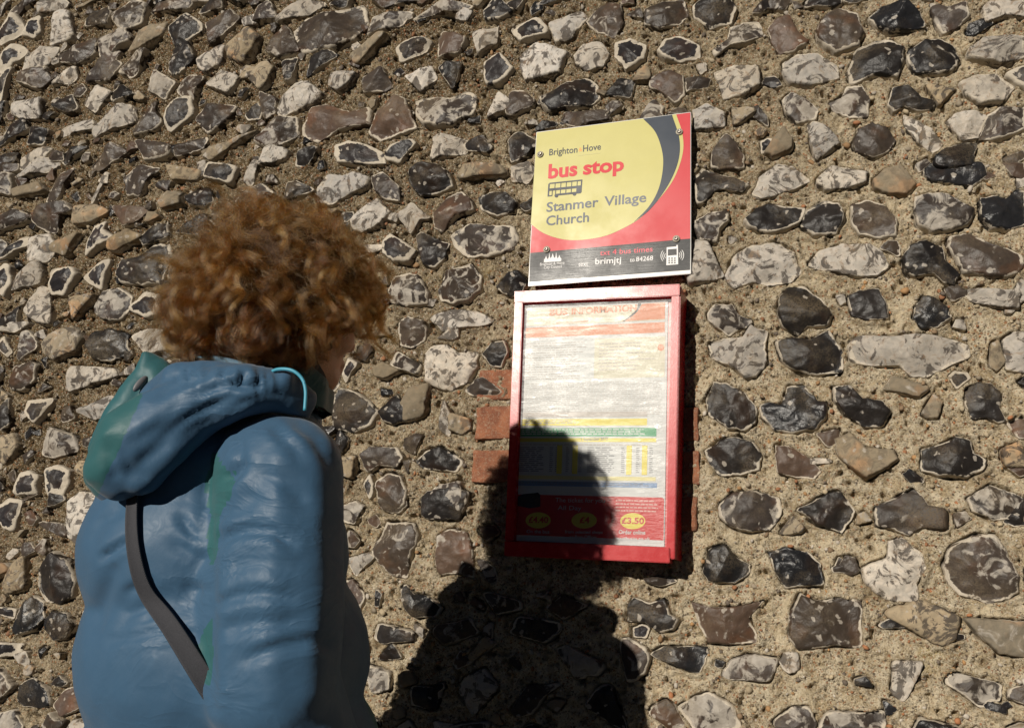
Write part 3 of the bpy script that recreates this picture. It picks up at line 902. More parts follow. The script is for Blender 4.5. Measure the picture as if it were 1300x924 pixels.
V = []
def stack(name, polys, Y, mat, parent, step=.00002):
    me = bpy.data.meshes.new(name); V = []; F = []
    for i, p in enumerate(polys):
        k = len(V); V += [tuple(at(x, y, Y - step * i)) for x, y in p]; F.append(list(range(k, k + len(p))))
    me.from_pydata(V, [], F); bm = bmesh.new(); bm.from_mesh(me); bmesh.ops.triangulate(bm, faces=bm.faces[:]); bm.normal_update()
    for f in bm.faces:
        if f.normal.y > 0: f.normal_flip()
    return link(name, bm_mesh(name, bm), mat, parent)
stack("bus_pictogram", ps, f3, vinyl("pictogram_print", (.05, .055, .07), .4), sign)
text_mesh([("txt 4 bus times", (761.6, 324.4), (828.5, 319.2), 6.6, .008)], f2, "text_service_line", M_TXTPINK, sign)
text_mesh([("text", (734.2, 338.4), (746.6, 337.4), 5.6, .0), ("brimjtj", (755.6, 335.6), (788.4, 333.6), 7.6, .010), ("to", (799.6, 332.6), (805.6, 332.1), 5.2, .006), ("84268", (807.4, 332.0), (829.0, 330.2), 5.6, .008),
           ("Brighton & Hove", (685.6, 337.4), (716.6, 335.2), 3.6, .0), ("City Council", (690.4, 341.4), (713.2, 339.6), 3.6, .0)], f2, "white_lettering", M_TXTWHITE, sign)
# domes of the council emblem
ps = [[(690.5, 333.2), (712.5, 331.6), (712.6, 329.0), (690.6, 330.6)]]
for cx_, w_, h_ in [(693.2, 2.6, 4.6), (697.4, 1.6, 7.0), (701.6, 3.2, 6.6), (706.0, 1.6, 7.4), (710.0, 2.6, 4.4)]:
    by = 331.0 - (cx_ - 691) * .073
    ps.append([(cx_ - w_, by), (cx_ - w_ * .95, by - h_ * .30), (cx_ - w_ * .4, by - h_ * .6), (cx_ - .1, by - h_ * 1.25), (cx_ + .25, by - h_ * 1.25), (cx_ + w_ * .45, by - h_ * .6), (cx_ + w_, by - h_ * .32), (cx_ + w_, by)])
stack("council_emblem", ps, f2, M_TXTWHITE, sign)
# phone with signal arcs
ph = [[(846.4, 314.0), (858.4, 313.0), (858.8, 311.2), (860.6, 311.0), (861.0, 335.6), (845.8, 336.8)]]
for cx_, s_ in ((846, -1), (861, 1)):
    for rr in (4.2, 6.6, 9.0):
        pts = [(cx_ + s_ * (rr * math.cos(a) - 1.6), 324.4 - (s_ * .5) - rr * 1.05 * math.sin(a)) for a in np.linspace(-.75, .75, 9)]
        pin = [(x - s_ * .8, y) for x, y in pts]; ph.append(pts + pin[::-1])
stack("phone_emblem", ph, f2, M_TXTWHITE, sign)
kp = [[(847.8, 316.6), (859.0, 315.8), (859.1, 323.6), (847.8, 324.6)]]
for r_ in range(3):
    for c_ in range(3): kp.append([(848.6 + c_ * 3.6, 327.2 + r_ * 2.8), (850.4 + c_ * 3.6, 327.0 + r_ * 2.8), (850.4 + c_ * 3.6, 328.6 + r_ * 2.8), (848.6 + c_ * 3.6, 328.8 + r_ * 2.8)])
stack("phone_screen", kp, f3, M_BLACK, sign)
M_SCREW = simple("screw_steel", (.30, .28, .25), .35, .3, 200, metal=1.0)
M_WASH = simple("nylon_washer", (.42, .38, .30), .6, .2, 100)
def lathe(prof, seg=20):
    bm = bmesh.new(); rings = []
    for r, y in prof: rings.append([bm.verts.new((r * math.cos(2 * math.pi * i / seg), y, r * math.sin(2 * math.pi * i / seg))) for i in range(seg)])
    for a, b in zip(rings, rings[1:]):
        for i in range(seg): bm.faces.new((a[i], a[(i + 1) % seg], b[(i + 1) % seg], b[i]))
    bm.faces.new(rings[-1]); bmesh.ops.recalc_face_normals(bm, faces=bm.faces[:]); return bm
washer = lathe([(.0068, 0), (.0070, -.0012), (.0052, -.0026), (.0038, -.0026)]); screwb = lathe([(.0044, 0), (.0044, -.0016), (.0030, -.0034), (.0016, -.0038), (.0014, -.0024)])
wme = bm_mesh("washer", washer, True); wme.materials.append(M_WASH); sme = bm_mesh("screw", screwb, True); sme.materials.append(M_SCREW)
for x, y in [(685.9, 196.3), (862.5, 167.8), (694.0, 317.0), (858.6, 303.5)]:
    p = at(x, y, f4); w = bpy.data.objects.new("screw", sme); COL.objects.link(w); w.parent = sign; w.matrix_parent_inverse = Matrix.Translation(-Vector(sign.location)); w.location = (p[0], f4 - .0018, p[2])
    v = bpy.data.objects.new("washer", wme); COL.objects.link(v); v.parent = w; v.location = (0, .0018, 0)
# spacers behind the panel keep it off the stones
for x, y in [(685.9, 196.3), (862.5, 167.8), (694.0, 317.0), (858.6, 303.5)]:
    bm = bmesh.new(); p = at(x, y, f4); box(bm, (p[0] - .008, YS + .004, p[2] - .008), (p[0] + .008, .02, p[2] + .008), .001)
    link("spacer", bm_mesh("spacer", bm), M_SCREW, sign)

# ------------------------------------------------------------------ red notice case
YC = -.070
case = empty("notice_case", (at(757, 540, 0)[0], 0.0, at(757, 712, YC)[2]))
tag(case, "tall red framed glazed notice case of bus times fixed to the wall under the sign", "notice case")
t = NT("red_enamel"); co = t.co(); nz = t.noise(60, 5, .6, co).outputs[0]; gr = t.noise(380, 3, .6, co).outputs[0]
chip = t.ss(t.noise(75, 5, .75, co).outputs[0], .70, .73)
t.set(Base_Color=t.mix(t.math('MULTIPLY', chip, .8), t.mix(nz, (.34, .005, .008), (.44, .008, .011)), (.34, .22, .2)), Roughness=t.ss(nz, .3, .7, .24, .30))
t.b.inputs['Specular IOR Level'].default_value = .27; t.bump(gr, .12, .0006); M_CASE = t.m
o_TL, o_TR, o_BR, o_BL = at(652.9, 371.2, YC), at(862.9, 361.6, YC), at(856.2, 711.5, YC), at(640.5, 693, YC)
def PX(p): return np.array(p)
def loft_bar(name, quad, Yf, Yb, mat, parent, bev=.0012): return slab(name, quad, Yf, Yb, mat, parent, bev)
# back tray
slab("back_tray", [(655, 373), (861, 364), (854.5, 706), (643, 690)], -.052, .012, M_CASE, case, .001)
loft_bar("left_rail", [(653.3, 383.9), (663.4, 383.4), (652.0, 686.5), (640.8, 685.6)], YC, -.045, M_CASE, case)
loft_bar("right_rail", [(852.6, 375.6), (862.7, 375.0), (856.3, 709.6), (845.4, 708.6)], YC, -.045, M_CASE, case)
loft_bar("top_rail", [(652.9, 371.2), (862.9, 361.6), (862.8, 375.2), (653.0, 384.2)], YC - .0016, -.045, M_CASE, case)
loft_bar("bottom_rail", [(640.6, 686.4), (849.8, 694.4), (850.2, 714.4), (639.8, 704.8)], YC - .004, -.045, M_CASE, case)
slab("top_cover", [(652.9, 369.9), (862.9, 360.4), (862.9, 361.9), (652.9, 371.5)], YC + .001, .010, M_CASE, case, .0006)
slab("side_cover", [(862.3, 362.5), (864.2, 362.5), (857.3, 709.6), (855.6, 709.6)], YC + .003, .010, M_CASE, case, .0006)
# poster sheet and its printing
YP = -.0545
g1, g2, g3, g4 = YP - .0003, YP - .0005, YP - .0007, YP - .0009
M_PAPER = vinyl("poster_paper", (.43, .44, .45), .6, spec=.1)
poster = slab("poster", [(664.5, 389), (848.2, 379.5), (843.2, 693.6), (653.0, 686.0)], YP, -.0522, M_PAPER, case, 0)
def paper(name, col): return vinyl(name, tuple(c*.8 for c in col), .6, spec=.1)
M_ORANGE = paper("orange_ink", (.60, .22, .11)); M_INKRED = paper("red_ink", (.50, .02, .022)); M_INKYEL = paper("yellow_ink", (.66, .56, .08)); M_INKGREEN = paper("green_ink", (.05, .30, .14))
M_INKBLUE = paper("blue_ink", (.16, .26, .46)); M_INKGREY = paper("grey_ink", (.20, .20, .22)); M_INKPALE = paper("pale_ink", (.42, .38, .36)); M_CREAM = paper("cream_ink", (.56, .53, .42)); M_INKBLACK = paper("black_ink", (.02, .02, .025)); M_PALEYEL = paper("pale_yellow_ink", (.64, .58, .28))
def sx_(u, v):                                  # u,v in 0..1 over the sheet -> photo pixel
    T = (664.5 + (848.2 - 664.5) * u, 389 - 9.5 * u); B = (653 + (843.2 - 653) * u, 686 + 7.6 * u)
    return (T[0] + (B[0] - T[0]) * v, T[1] + (B[1] - T[1]) * v)
def su(u0, v0, u1, v1): return [sx_(u0, v0), sx_(u1, v0), sx_(u1, v1), sx_(u0, v1)]
def P_(name, polys, Y, mat): return printed(name, polys, Y, mat, poster)
P_("header_panel", [su(.03, .015, .98, .085)], g1, M_CREAM)
P_("header_swoosh", [[sx_(.82, .015), sx_(.98, .013), sx_(.98, .080), sx_(.68, .082), sx_(.74, .068), sx_(.79, .045)]], g2, M_ORANGE)
P_("header_arc", [catmull([sx_(.815, .012), sx_(.80, .035), sx_(.76, .06), sx_(.70, .082)], 5) + catmull([sx_(.69, .082), sx_(.74, .06), sx_(.785, .035), sx_(.79, .012)], 5)], g3, M_INKBLACK)
P_("red_strip", [su(.015, .093, .98, .135)], g1, M_ORANGE)
text_mesh([("BUS", (697.5, 400.6), (720.5, 399.2), 7.6, .04), ("INFORMATION", (725.5, 399.0), (808.5, 394.4), 7.6, .04)], g3, "heading_lettering", M_ORANGE, poster)
P_("heading_rule", [[(706, 409.4), (747, 406.8), (747, 408.2), (706, 410.8)]], g3, M_ORANGE)
P_("pale_box", [su(.50, .15, .985, .315)], g1, M_CREAM)
P_("orange_roundel", [ell(839, 441.2, 4.2, 4.4, 20)], g2, M_ORANGE)
def rows(u0, u1, v0, v1, n, words, name, mat, Y, th=.42, seed=1, ragged=.12):
    r = random.Random(seed); ps = []; dv = (v1 - v0) / n
    for i in range(n):
        u = u0; end = u1 - r.uniform(0, ragged) * (u1 - u0)
        while u < end:
            w = r.uniform(.5, 1.6) * (u1 - u0) / words; ps.append(su(u, v0 + dv * i, min(u + w, end), v0 + dv * (i + th))); u += w + (u1 - u0) / words * .25
    return P_(name, ps, Y, mat)
rows(.03, .97, .33, .47, 17, 34, "timetable_rows", M_INKPALE, g1, .34, 3, .02)
rows(.03, .45, .16, .32, 16, 16, "notice_rows", M_INKPALE, g1, .34, 4, .2)
rows(.53, .92, .17, .29, 9, 14, "boxed_rows", M_INKPALE, g2, .34, 5, .4)
P_("beige_band", [su(.02, .452, .87, .474)], g2, M_INKPALE)
P_("yellow_band", [su(.015, .482, .87, .510)], g1, M_INKYEL); rows(.03, .40, .487, .505, 2, 12, "band_rows", M_INKPALE, g2, .4, 6)
P_("green_band", [su(.01, .520, .935, .555)], g1, M_INKGREEN); rows(.02, .86, .524, .552, 3, 30, "green_band_rows", M_PAPER, g2, .45, 7, .05)
P_("yellow_rule", [su(.01, .562, .935, .578)], g1, M_INKYEL)
text_mesh([("1 September 2012", (737.8, 559.3), (771.6, 558.3), 3.2, .02)], g2, "date_lettering", M_INKGREY, poster)
rows(.01, .19, .600, .708, 13, 4, "stop_name_rows", M_INKGREY, g1, .42, 8, .35); rows(.47, .66, .600, .708, 13, 4, "stop_name_rows", M_INKGREY, g1, .42, 9, .35)
for u in (.215, .255, .325, .365, .41, .70, .74, .80, .85, .89): rows(u, u + .025, .600, .708, 13, 1, "time_rows", M_INKGREY, g1, .42, int(u * 1000), .1)
for u in (.265, .37, .735, .84): P_("yellow_column", [su(u, .592, u + .036, .712)], g2, M_INKYEL)
P_("cream_rule", [su(.01, .720, .935, .736)], g1, M_PALEYEL); rows(.02, .93, .587, .597, 1, 40, "column_heads", M_INKPALE, g1, .5, 10)
P_("blue_band", [su(.01, .744, .945, .764)], g1, M_INKBLUE); rows(.02, .9, .747, .761, 2, 34, "blue_band_rows", M_INKGREY, g2, .45, 12)
cr = []
for (u, v, a0) in [(.975, .814, 0), (.02, .814, 90)]:
    for k in range(6): a = math.radians(a0 + 90 * k / 5); cr.append(sx_(u + .02 * math.cos(a), v - .012 * math.sin(a)))
P_("red_panel", [cr + [sx_(.0, .975), sx_(.995, .975)]], g1, M_INKRED)
for (cx_, cy_) in ((683.2, 660.3), (741.6, 660.4), (803.3, 661.2)): P_("price_oval", [ell(cx_, cy_, 16, 10.2, 30)], g2, M_INKYEL)
text_mesh([("£4.40", (671.0, 663.0), (696.0, 663.3), 7.4, .03), ("£4", (735.6, 663.4), (748.4, 663.6), 7.4, .03), ("£3.50", (789.2, 664.2), (817.6, 664.6), 7.4, .03)], g3, "price_lettering", M_INKRED, poster)
text_mesh([("The ticket for you", (705.0, 637.0), (768.0, 637.9), 5.6, .0), ("All Day", (708.0, 646.9), (738.0, 647.4), 5.6, .0),
           ("On the bus", (668.4, 676.2), (697.4, 676.8), 4.2, .01), ("from selected shops", (717.0, 676.6), (765.0, 677.2), 4.0, .01), ("or Post Offices", (722.6, 683.0), (757.6, 683.4), 4.0, .01),
           ("Order online", (785.4, 677.4), (819.2, 678.0), 5.0, .02), ("smartbuses.co.uk", (779.0, 685.4), (825.4, 686.4), 4.8, .02)], g3, "ticket_lettering", M_PAPER, poster)
rows(.67, .96, .815, .87, 4, 14, "ticket_rows", paper("pink_ink", (.62, .35, .33)), g2, .4, 15, .1)
bus = [[(657, 642), (657, 630), (664, 627), (683, 625), (686, 628), (686, 643), (672, 645)]]
P_("bus_picture", bus, g2, M_INKBLACK)
# clear acrylic front, scuffed and slightly wavy
t = NT("acrylic_glazing"); co = t.co()
tr = t.n("ShaderNodeBsdfTransparent"); gl = t.n("ShaderNodeBsdfGlossy"); tr.inputs[0].default_value = (.97, .97, .96, 1)
nz = t.noise(16, 4, .6, co).outputs[0]
gl.inputs["Roughness"].default_value = .2; t.put(gl.inputs["Roughness"], t.ss(nz, .35, .65, .27, .36))
mp = t.n("ShaderNodeMapping"); t.put(mp.inputs[0], co); mp.inputs["Rotation"].default_value = (0, math.radians(-22), 0); mp.inputs["Scale"].default_value = (22, 1, 90)
s1 = t.noise(1.0, 6, .75, mp.outputs[0], 1.2).outputs[0]; s2 = t.noise(240, 4, .7, co).outputs[0]
b = t.n("ShaderNodeBump"); t.put(b.inputs["Height"], t.math('ADD', t.math('MULTIPLY', s1, .9), t.math('ADD', t.math('MULTIPLY', s2, .25), t.math('MULTIPLY', t.noise(10, 2, .5, co).outputs[0], 2.4)))); b.inputs["Strength"].default_value = .6; b.inputs["Distance"].default_value = .0012
t.put(gl.inputs["Normal"], b.outputs[0])
fr = t.n("ShaderNodeFresnel"); fr.inputs["IOR"].default_value = 1.5
haze_ = t.math('ADD', t.math('MULTIPLY', fr.outputs[0], t.ss(t.noise(13, 4, .6, mp.outputs[0], 1.0).outputs[0], .3, .7, .27, .50)), t.math('MULTIPLY', t.math('MULTIPLY', t.ss(s1, .60, .70), t.ss(s2, .42, .6)), .10))
mx = t.n("ShaderNodeMixShader"); t.put(mx.inputs[0], haze_); t.put(mx.inputs[1], tr.outputs[0]); t.put(mx.inputs[2], gl.outputs[0])
t.t.links.new(mx.outputs[0], t.out.inputs[0]); M_ACR = t.m
slab("glazing", [(661.5, 382.5), (853.8, 373.8), (847, 695.5), (650.0, 687.8)], -.0620, -.0600, M_ACR, case, 0)
# ------------------------------------------------------------------ person
FW = np.array([.47, .883, 0]); FW /= np.linalg.norm(FW); RT = np.array([FW[1], -FW[0], 0]); UP = np.array([0, 0, 1.])
BAS = np.stack([FW, RT, UP])                     # rows: forward, right, up
feet_c = far(300, 833, 1.31); feet_c[2] = 0
person = empty("person", feet_c)
tag(person, "person with curly auburn hair in a blue hooded jacket looking up at the notice case", "person")
class Blob:
    """overlapping ellipsoids and tapered limbs, fused into one continuous surface"""
    def __init__(s): s.bm = bmesh.new()
    def ell(s, c, rF, rR, rU, rot=None, sub=3):
        B = BAS if rot is None else rot
        r = bmesh.ops.create_icosphere(s.bm, subdivisions=sub, radius=1)
        for v in r['verts']:
            q = np.array(v.co[:]) * (rF, rR, rU); v.co = Vector(c + q @ B)
    def limb(s, a, b, ra, rb, flat=1.0, n=None):
        a = np.asarray(a); b = np.asarray(b); L = np.linalg.norm(b - a); n = n or max(3, int(L / (min(ra, rb) * .22)))
        for i in range(n + 1):
            t = i / n; r = ra + (rb - ra) * t; s.ell(a + (b - a) * t, r, r * flat, r, sub=2)
    def chain(s, pts, flat=1.0):
        for (a, ra), (b, rb) in zip(pts, pts[1:]): s.limb(a, b, ra, rb, flat)
    def fuse(s, name, voxel, smooth=8, fac=.5):
        me = bpy.data.meshes.new(name); s.bm.to_mesh(me); s.bm.free(); o = bpy.data.objects.new("tmp", me); COL.objects.link(o)
        m = o.modifiers.new("r", 'REMESH'); m.mode = 'VOXEL'; m.voxel_size = voxel
        m2 = o.modifiers.new("s", 'SMOOTH'); m2.factor = fac; m2.iterations = smooth
        bpy.context.view_layer.update(); dg = bpy.context.evaluated_depsgraph_get()
        out = bpy.data.meshes.new_from_object(o.evaluated_get(dg)); bpy.data.objects.remove(o); bpy.data.meshes.remove(me)
        out.name = name; out.polygons.foreach_set("use_smooth", [True] * len(out.polygons)); return out
def getV(me):
    a = np.empty(len(me.vertices) * 3, np.float32); me.vertices.foreach_get("co", a); return a.reshape(-1, 3).astype(float)
def getN(me):
    a = np.empty(len(me.vertices) * 3, np.float32); me.vertices.foreach_get("normal", a); return a.reshape(-1, 3).astype(float)
def setV(me, V): me.vertices.foreach_set("co", V.astype(np.float32).ravel()); me.update()
def n3(P, sc, octv=3, seed=0): return (fbm(P[:, 0] + 3.1 * P[:, 2] * .3, P[:, 1] * .7 + P[:, 2], sc, octv, seed) + fbm(P[:, 1] + P[:, 2] * .4, P[:, 0] - P[:, 2] * .6, sc, octv, seed + 50)) * .6
def loc(o, F=0, R=0, U=0): return o + FW * F + RT * R + UP * U

HC = far(362, 388, 1.285)                        # centre of the skull
TC = {k: far(*v) for k, v in dict(hip=(292, 985, 1.35), waist=(286, 833, 1.31), mid=(278, 700, 1.30), chest=(283, 605, 1.30), upper=(305, 548, 1.295)).items()}
SHR = far(362, 600, 1.13); SHL = SHR - RT * .275 - UP * .045 + FW * .02
ELR = far(352, 872, 1.12); WRR = loc(ELR, .13, .01, -.20)
ELL_ = ELR - RT * .39 + FW * .05; WRL = loc(ELL_, .16, .05, -.17)
HIPZ = .86; hipc = TC['hip'].copy(); hipc[2] = HIPZ
legs = []
for s_ in (-1, 1):
    h = loc(hipc, 0, .09 * s_); k = loc(hipc, .03, .10 * s_, -.40); a = loc(hipc, -.02 + .03 * s_, .11 * s_); a[2] = .085; legs.append((h, k, a))
# --- body: one continuous figure, head to hands and feet
b = Blob()
b.ell(HC, .094, .074, .112); b.ell(loc(HC, .022, 0, -.045), .070, .058, .070); b.ell(loc(HC, .060, 0, -.085), .030, .034, .026)
b.ell(loc(HC, .094, 0, -.020), .016, .010, .022); b.ell(loc(HC, .103, 0, -.032), .012, .012, .010)          # nose
b.ell(loc(HC, .088, 0, -.064), .010, .021, .007); b.ell(loc(HC, .086, 0, -.074), .010, .018, .007)          # lips
for s_ in (-1, 1):
    b.ell(loc(HC, .058, .040 * s_, -.038), .028, .024, .024); b.ell(loc(HC, .080, .032 * s_, .014), .014, .026, .009)
    b.ell(loc(HC, -.006, .077 * s_, -.018), .016, .006, .028)                                                  # ears
b.limb(loc(HC, .0, 0, -.07), loc(TC['upper'], .03, 0, .04), .056, .062)
b.ell(loc(TC['upper'], 0, 0, -.02), .09, .12, .06); b.ell(TC['chest'], .12, .135, .10); b.ell(TC['mid'], .11, .145, .13); b.ell(TC['waist'], .115, .15, .14); b.ell(TC['hip'], .12, .165, .13)
for sh, el, wr, s_ in ((SHR, ELR, WRR, 1), (SHL, ELL_, WRL, -1)):
    sh2 = sh - RT * .03 * s_
    b.limb(sh2, el, .044, .038); b.limb(el, wr, .040, .026)
    d = wr - el; d /= np.linalg.norm(d); pal = wr + d * .055; side = RT * s_; pn = np.cross(d, FW); acr = FW - d * (FW @ d); acr /= np.linalg.norm(acr)
    nrm = np.cross(d, acr); rot = np.stack([d, acr, nrm]); b.ell(pal, .052, .040, .016, rot); inward = nrm if nrm @ side < 0 else -nrm
    for k, (off, ln) in enumerate([(.030, .066), (.010, .076), (-.010, .071), (-.030, .056)]):
        p0 = pal + d * .040 + acr * off; p1 = p0 + d * ln * .45 + inward * .006 + acr * off * .08; p2 = p1 + d * ln * .33 + inward * .014; p3 = p2 + d * ln * .20 + inward * .016
        b.limb(p0 - d * .02, p1, .0088, .0082); b.limb(p1, p2, .0082, .0076); b.limb(p2, p3, .0076, .0066)
    p0 = wr + d * .018 + acr * .026; p1 = p0 + acr * .026 + d * .022 + inward * .01; p2 = p1 + d * .026 + acr * .008 + inward * .012; b.limb(p0, p1, .012, .0100); b.limb(p1, p2, .0100, .0078)
for h, k, a in legs:
    b.limb(h, k, .078, .052); b.limb(k, a, .052, .036); b.limb(loc(a, -.02, 0, -.03), loc(a, .13, 0, -.045), .034, .026)
body = b.fuse("body", .0042, 3)
t = NT("skin"); co = t.co(); a = t.noise(40, 5, .6, co).outputs[0]
t.set(Base_Color=t.mix(a, (.40, .205, .125), (.50, .28, .18)), Roughness=.5); t.b.inputs["Subsurface Weight"].default_value = .12; t.b.inputs["Subsurface Scale"].default_value = .02
t.b.inputs["Subsurface Radius"].default_value = (1, .35, .2); t.bump(t.noise(500, 3, .6, co).outputs[0], .15, .0006); M_SKIN = t.m
link("body", body, M_SKIN, person)
for s_ in (-1, 1):
    bm = bmesh.new(); bmesh.ops.create_uvsphere(bm, u_segments=16, v_segments=10, radius=.0115)
    e = loc(HC, .078, .032 * s_, -.002)
    for v in bm.verts: v.co = Vector(np.array(v.co[:]) + e)
    link("eye", bm_mesh("eye", bm, True), simple("eye_white", (.6, .57, .53), .15, .05), person)

# --- jacket
CREASES = [  # photo-pixel line, width px, depth m
 ([(268, 585), (262, 640), (266, 690), (268, 740), (266, 833), (268, 900)], 8, .005),
 ([(278, 690), (292, 678), (318, 672), (345, 674), (372, 690)], 6.5, .0075), ([(270, 660), (290, 650), (316, 648)], 4.5, .004), ([(268, 768), (300, 756), (335, 752), (372, 760)], 6, .0055),
 ([(310, 838), (350, 822), (395, 812), (425, 818)], 8, .0055), ([(285, 610), (300, 596), (308, 588)], 8, .010),
 ([(130, 708), (150, 694), (168, 684)], 4.5, .008), ([(120, 800), (128, 770), (140, 735), (146, 715)], 10, .005),
 ([(160, 782), (178, 774), (196, 768)], 5, .005), ([(150, 795), (172, 790), (196, 782)], 5, .004), ([(140, 812), (175, 806), (205, 800)], 6, .004), ([(160, 752), (176, 744), (188, 738)], 5, .004),
 ([(228, 655), (240, 672), (252, 682)], 6, .005), ([(218, 690), (238, 700), (256, 712)], 7, .004), ([(236, 745), (252, 748), (264, 752)], 6, .004),
 ([(345, 540), (365, 560), (382, 575)], 8, .004), ([(300, 545), (306, 570), (303, 590)], 6, .004), ([(372, 535), (400, 556), (420, 590)], 8, .004),
 ([(330, 600), (360, 610), (392, 640)], 10, .004),
 ([(250, 720), (262, 700)], 6, .004), ([(110, 690), (130, 660), (160, 640)], 9, .004), ([(290, 720), (330, 712), (370, 722)], 9, .003), ([(282, 800), (320, 790), (380, 792)], 9, .004),
 ([(215, 790), (235, 805), (255, 812)], 8, .003), ([(276, 640), (300, 640), (330, 630)], 9, .003),
 ([(302, 522), (284, 548), (268, 584), (260, 622)], 2.2, .0022), ([(268, 584), (262, 620), (258, 660)], 2.2, .0018), ([(300, 600), (292, 632), (282, 658), (276, 700)], 2.2, .0020), ([(120, 662), (150, 652), (172, 648)], 2.2, .0016)]
def seg_dist(P, pl):
    best = np.full(len(P), 1e9); tb = np.zeros(len(P)); n = len(pl) - 1
    for i in range(n):
        a = np.array(pl[i], float); b_ = np.array(pl[i + 1], float); e = b_ - a
        t = np.clip(((P - a) @ e) / (e @ e), 0, 1); d = np.linalg.norm(P - (a + t[:, None] * e), axis=1)
        m = d < best; best[m] = d[m]; tb[m] = ((i + t) / n)[m]
    return best, tb
def carve(me, creases):
    V = getV(me); N = getN(me); px = to_px(V); view = CAM - V; view /= np.linalg.norm(view, axis=1)[:, None]
    fac = np.clip((N * view).sum(1) * 2.2, 0, 1)
    d = np.zeros(len(V))
    for pl, w, dep in creases:
        r, t = seg_dist(px, pl); end = np.clip(np.minimum(t, 1 - t) * 5 + .35, 0, 1)
        d += dep * end * (-np.exp(-(r / w) ** 2) + .22 * np.exp(-((r - 2.0 * w) / (1.1 * w)) ** 2))
    setV(me, V + N * (d * fac)[:, None])
def inpoly(P, poly):
    x, y = P[:, 0], P[:, 1]; ins = np.zeros(len(P), bool); n = len(poly)
    for i in range(n):
        x1, y1 = poly[i]; x2, y2 = poly[(i + 1) % n]
        c = ((y1 > y) != (y2 > y)) & (x < (x2 - x1) * (y - y1) / ((y2 - y1) or 1e-9) + x1); ins ^= c
    return ins
def torso_blob():
    b = Blob()
    b.ell(TC['hip'], .195, .215, .17); b.ell(TC['waist'], .183, .190, .16); b.ell(TC['mid'], .172, .166, .15); b.ell(TC['chest'], .160, .152, .12)
    b.ell(loc(TC['upper'], .0, 0, -.015), .112, .140, .062); b.limb(loc(TC['upper'], .03, 0, -.01), loc(TC['upper'], .05, 0, .035), .078, .066)
    return b
torso = torso_blob().fuse("torso", .009, 8)
b = torso_blob()
b.chain([(SHR - RT * .07 + UP * .005, .070), (SHR - RT * .02, .073), ((SHR + ELR) / 2 - RT * .02, .077), (ELR - RT * .02, .074)], 1.3); b.chain([(ELR - RT * .01, .074), (WRR, .050)])
b.chain([(SHL + RT * .05 + UP * .005, .070), (SHL, .074), ((SHL + ELL_) / 2, .074), (ELL_, .070)]); b.chain([(ELL_, .070), (WRL, .048)])
jk = b.fuse("jacket", .0058, 16)
V = getV(jk); N = getN(jk)
q_ = V - feet_c; u = q_ @ RT; w = q_ @ FW
rip = fbm(u * 1.2 + w * .8 + V[:, 2] * .5, V[:, 2] * 1.3 - u * .6, 5, 2, 3) * .0050 + n3(V, 8, 2, 8) * .0022 + n3(V, 26, 2, 12) * .0007
hem = np.clip((V[:, 2] - (TC['hip'][2] - .14)) / .05, 0, 1)
setV(jk, V + N * rip[:, None]); carve(jk, CREASES)
V = getV(jk); N = getN(jk); px = to_px(V); vis = ((CAM - V) * N).sum(1) > 0
teal = np.zeros(len(V))
for poly in ([(266, 582), (272, 572), (282, 590), (294, 604), (302, 598), (292, 630), (280, 655), (276, 700), (270, 722), (262, 700), (268, 655), (262, 620)],
             [(243, 834), (256, 806), (270, 782), (271, 840), (268, 870), (250, 860)]):
    teal[inpoly(px, poly) & vis] = 1
front = ((V - feet_c) @ FW) > .135; teal[front & (((V - feet_c) @ RT) < .2)] = .75
for _ in range(1): pass
set_attr(jk, "teal", teal)
def fabric(name, colA, colB=None, attr=None, bumps=.5):
    t = NT(name); co = t.co(); a = t.noise(9, 4, .5, co).outputs[0]; f = t.noise(900, 2, .6, co).outputs[0]; m = t.noise(70, 4, .6, co, 1.0).outputs[0]
    c = t.mix(a, tuple(x * .9 for x in colA), tuple(x * 1.08 for x in colA))
    if attr: c = t.mix(t.ss(t.attr(attr), .35, .6), c, colB)
    t.set(Base_Color=c, Roughness=t.ss(m, .3, .7, .46, .57)); t.b.inputs["Specular IOR Level"].default_value = .24; t.b.inputs["Sheen Weight"].default_value = .12
    mp = t.n('ShaderNodeMapping'); t.put(mp.inputs[0], co); mp.inputs['Scale'].default_value = (1, 1, 1.9); mp.inputs['Rotation'].default_value = (.3, .5, 0)
    wn_ = t.noise(9, 3, .55, mp.outputs[0], 1.3).outputs[0]; wr_ = t.math('MULTIPLY', t.math('POWER', t.math('SUBTRACT', 1.0, t.math('ABSOLUTE', t.math('MULTIPLY', t.math('SUBTRACT', wn_, .5), 5.0)), clamp=True), 2.0), t.ss(t.noise(4, 3, .5, co).outputs[0], .44, .64, .06, .50))
    t.bump(t.math('ADD', t.math('ADD', t.math('MULTIPLY', m, .18), wr_), t.math('MULTIPLY', f, .03)), bumps, .0030); return t.m
M_BLUE = fabric("blue_nylon", (.036, .086, .152), (.022, .090, .098), "teal", .55)
M_TEAL = fabric("teal_nylon", (.020, .088, .102), bumps=.6)
jacket = link("jacket", jk, M_BLUE, person)
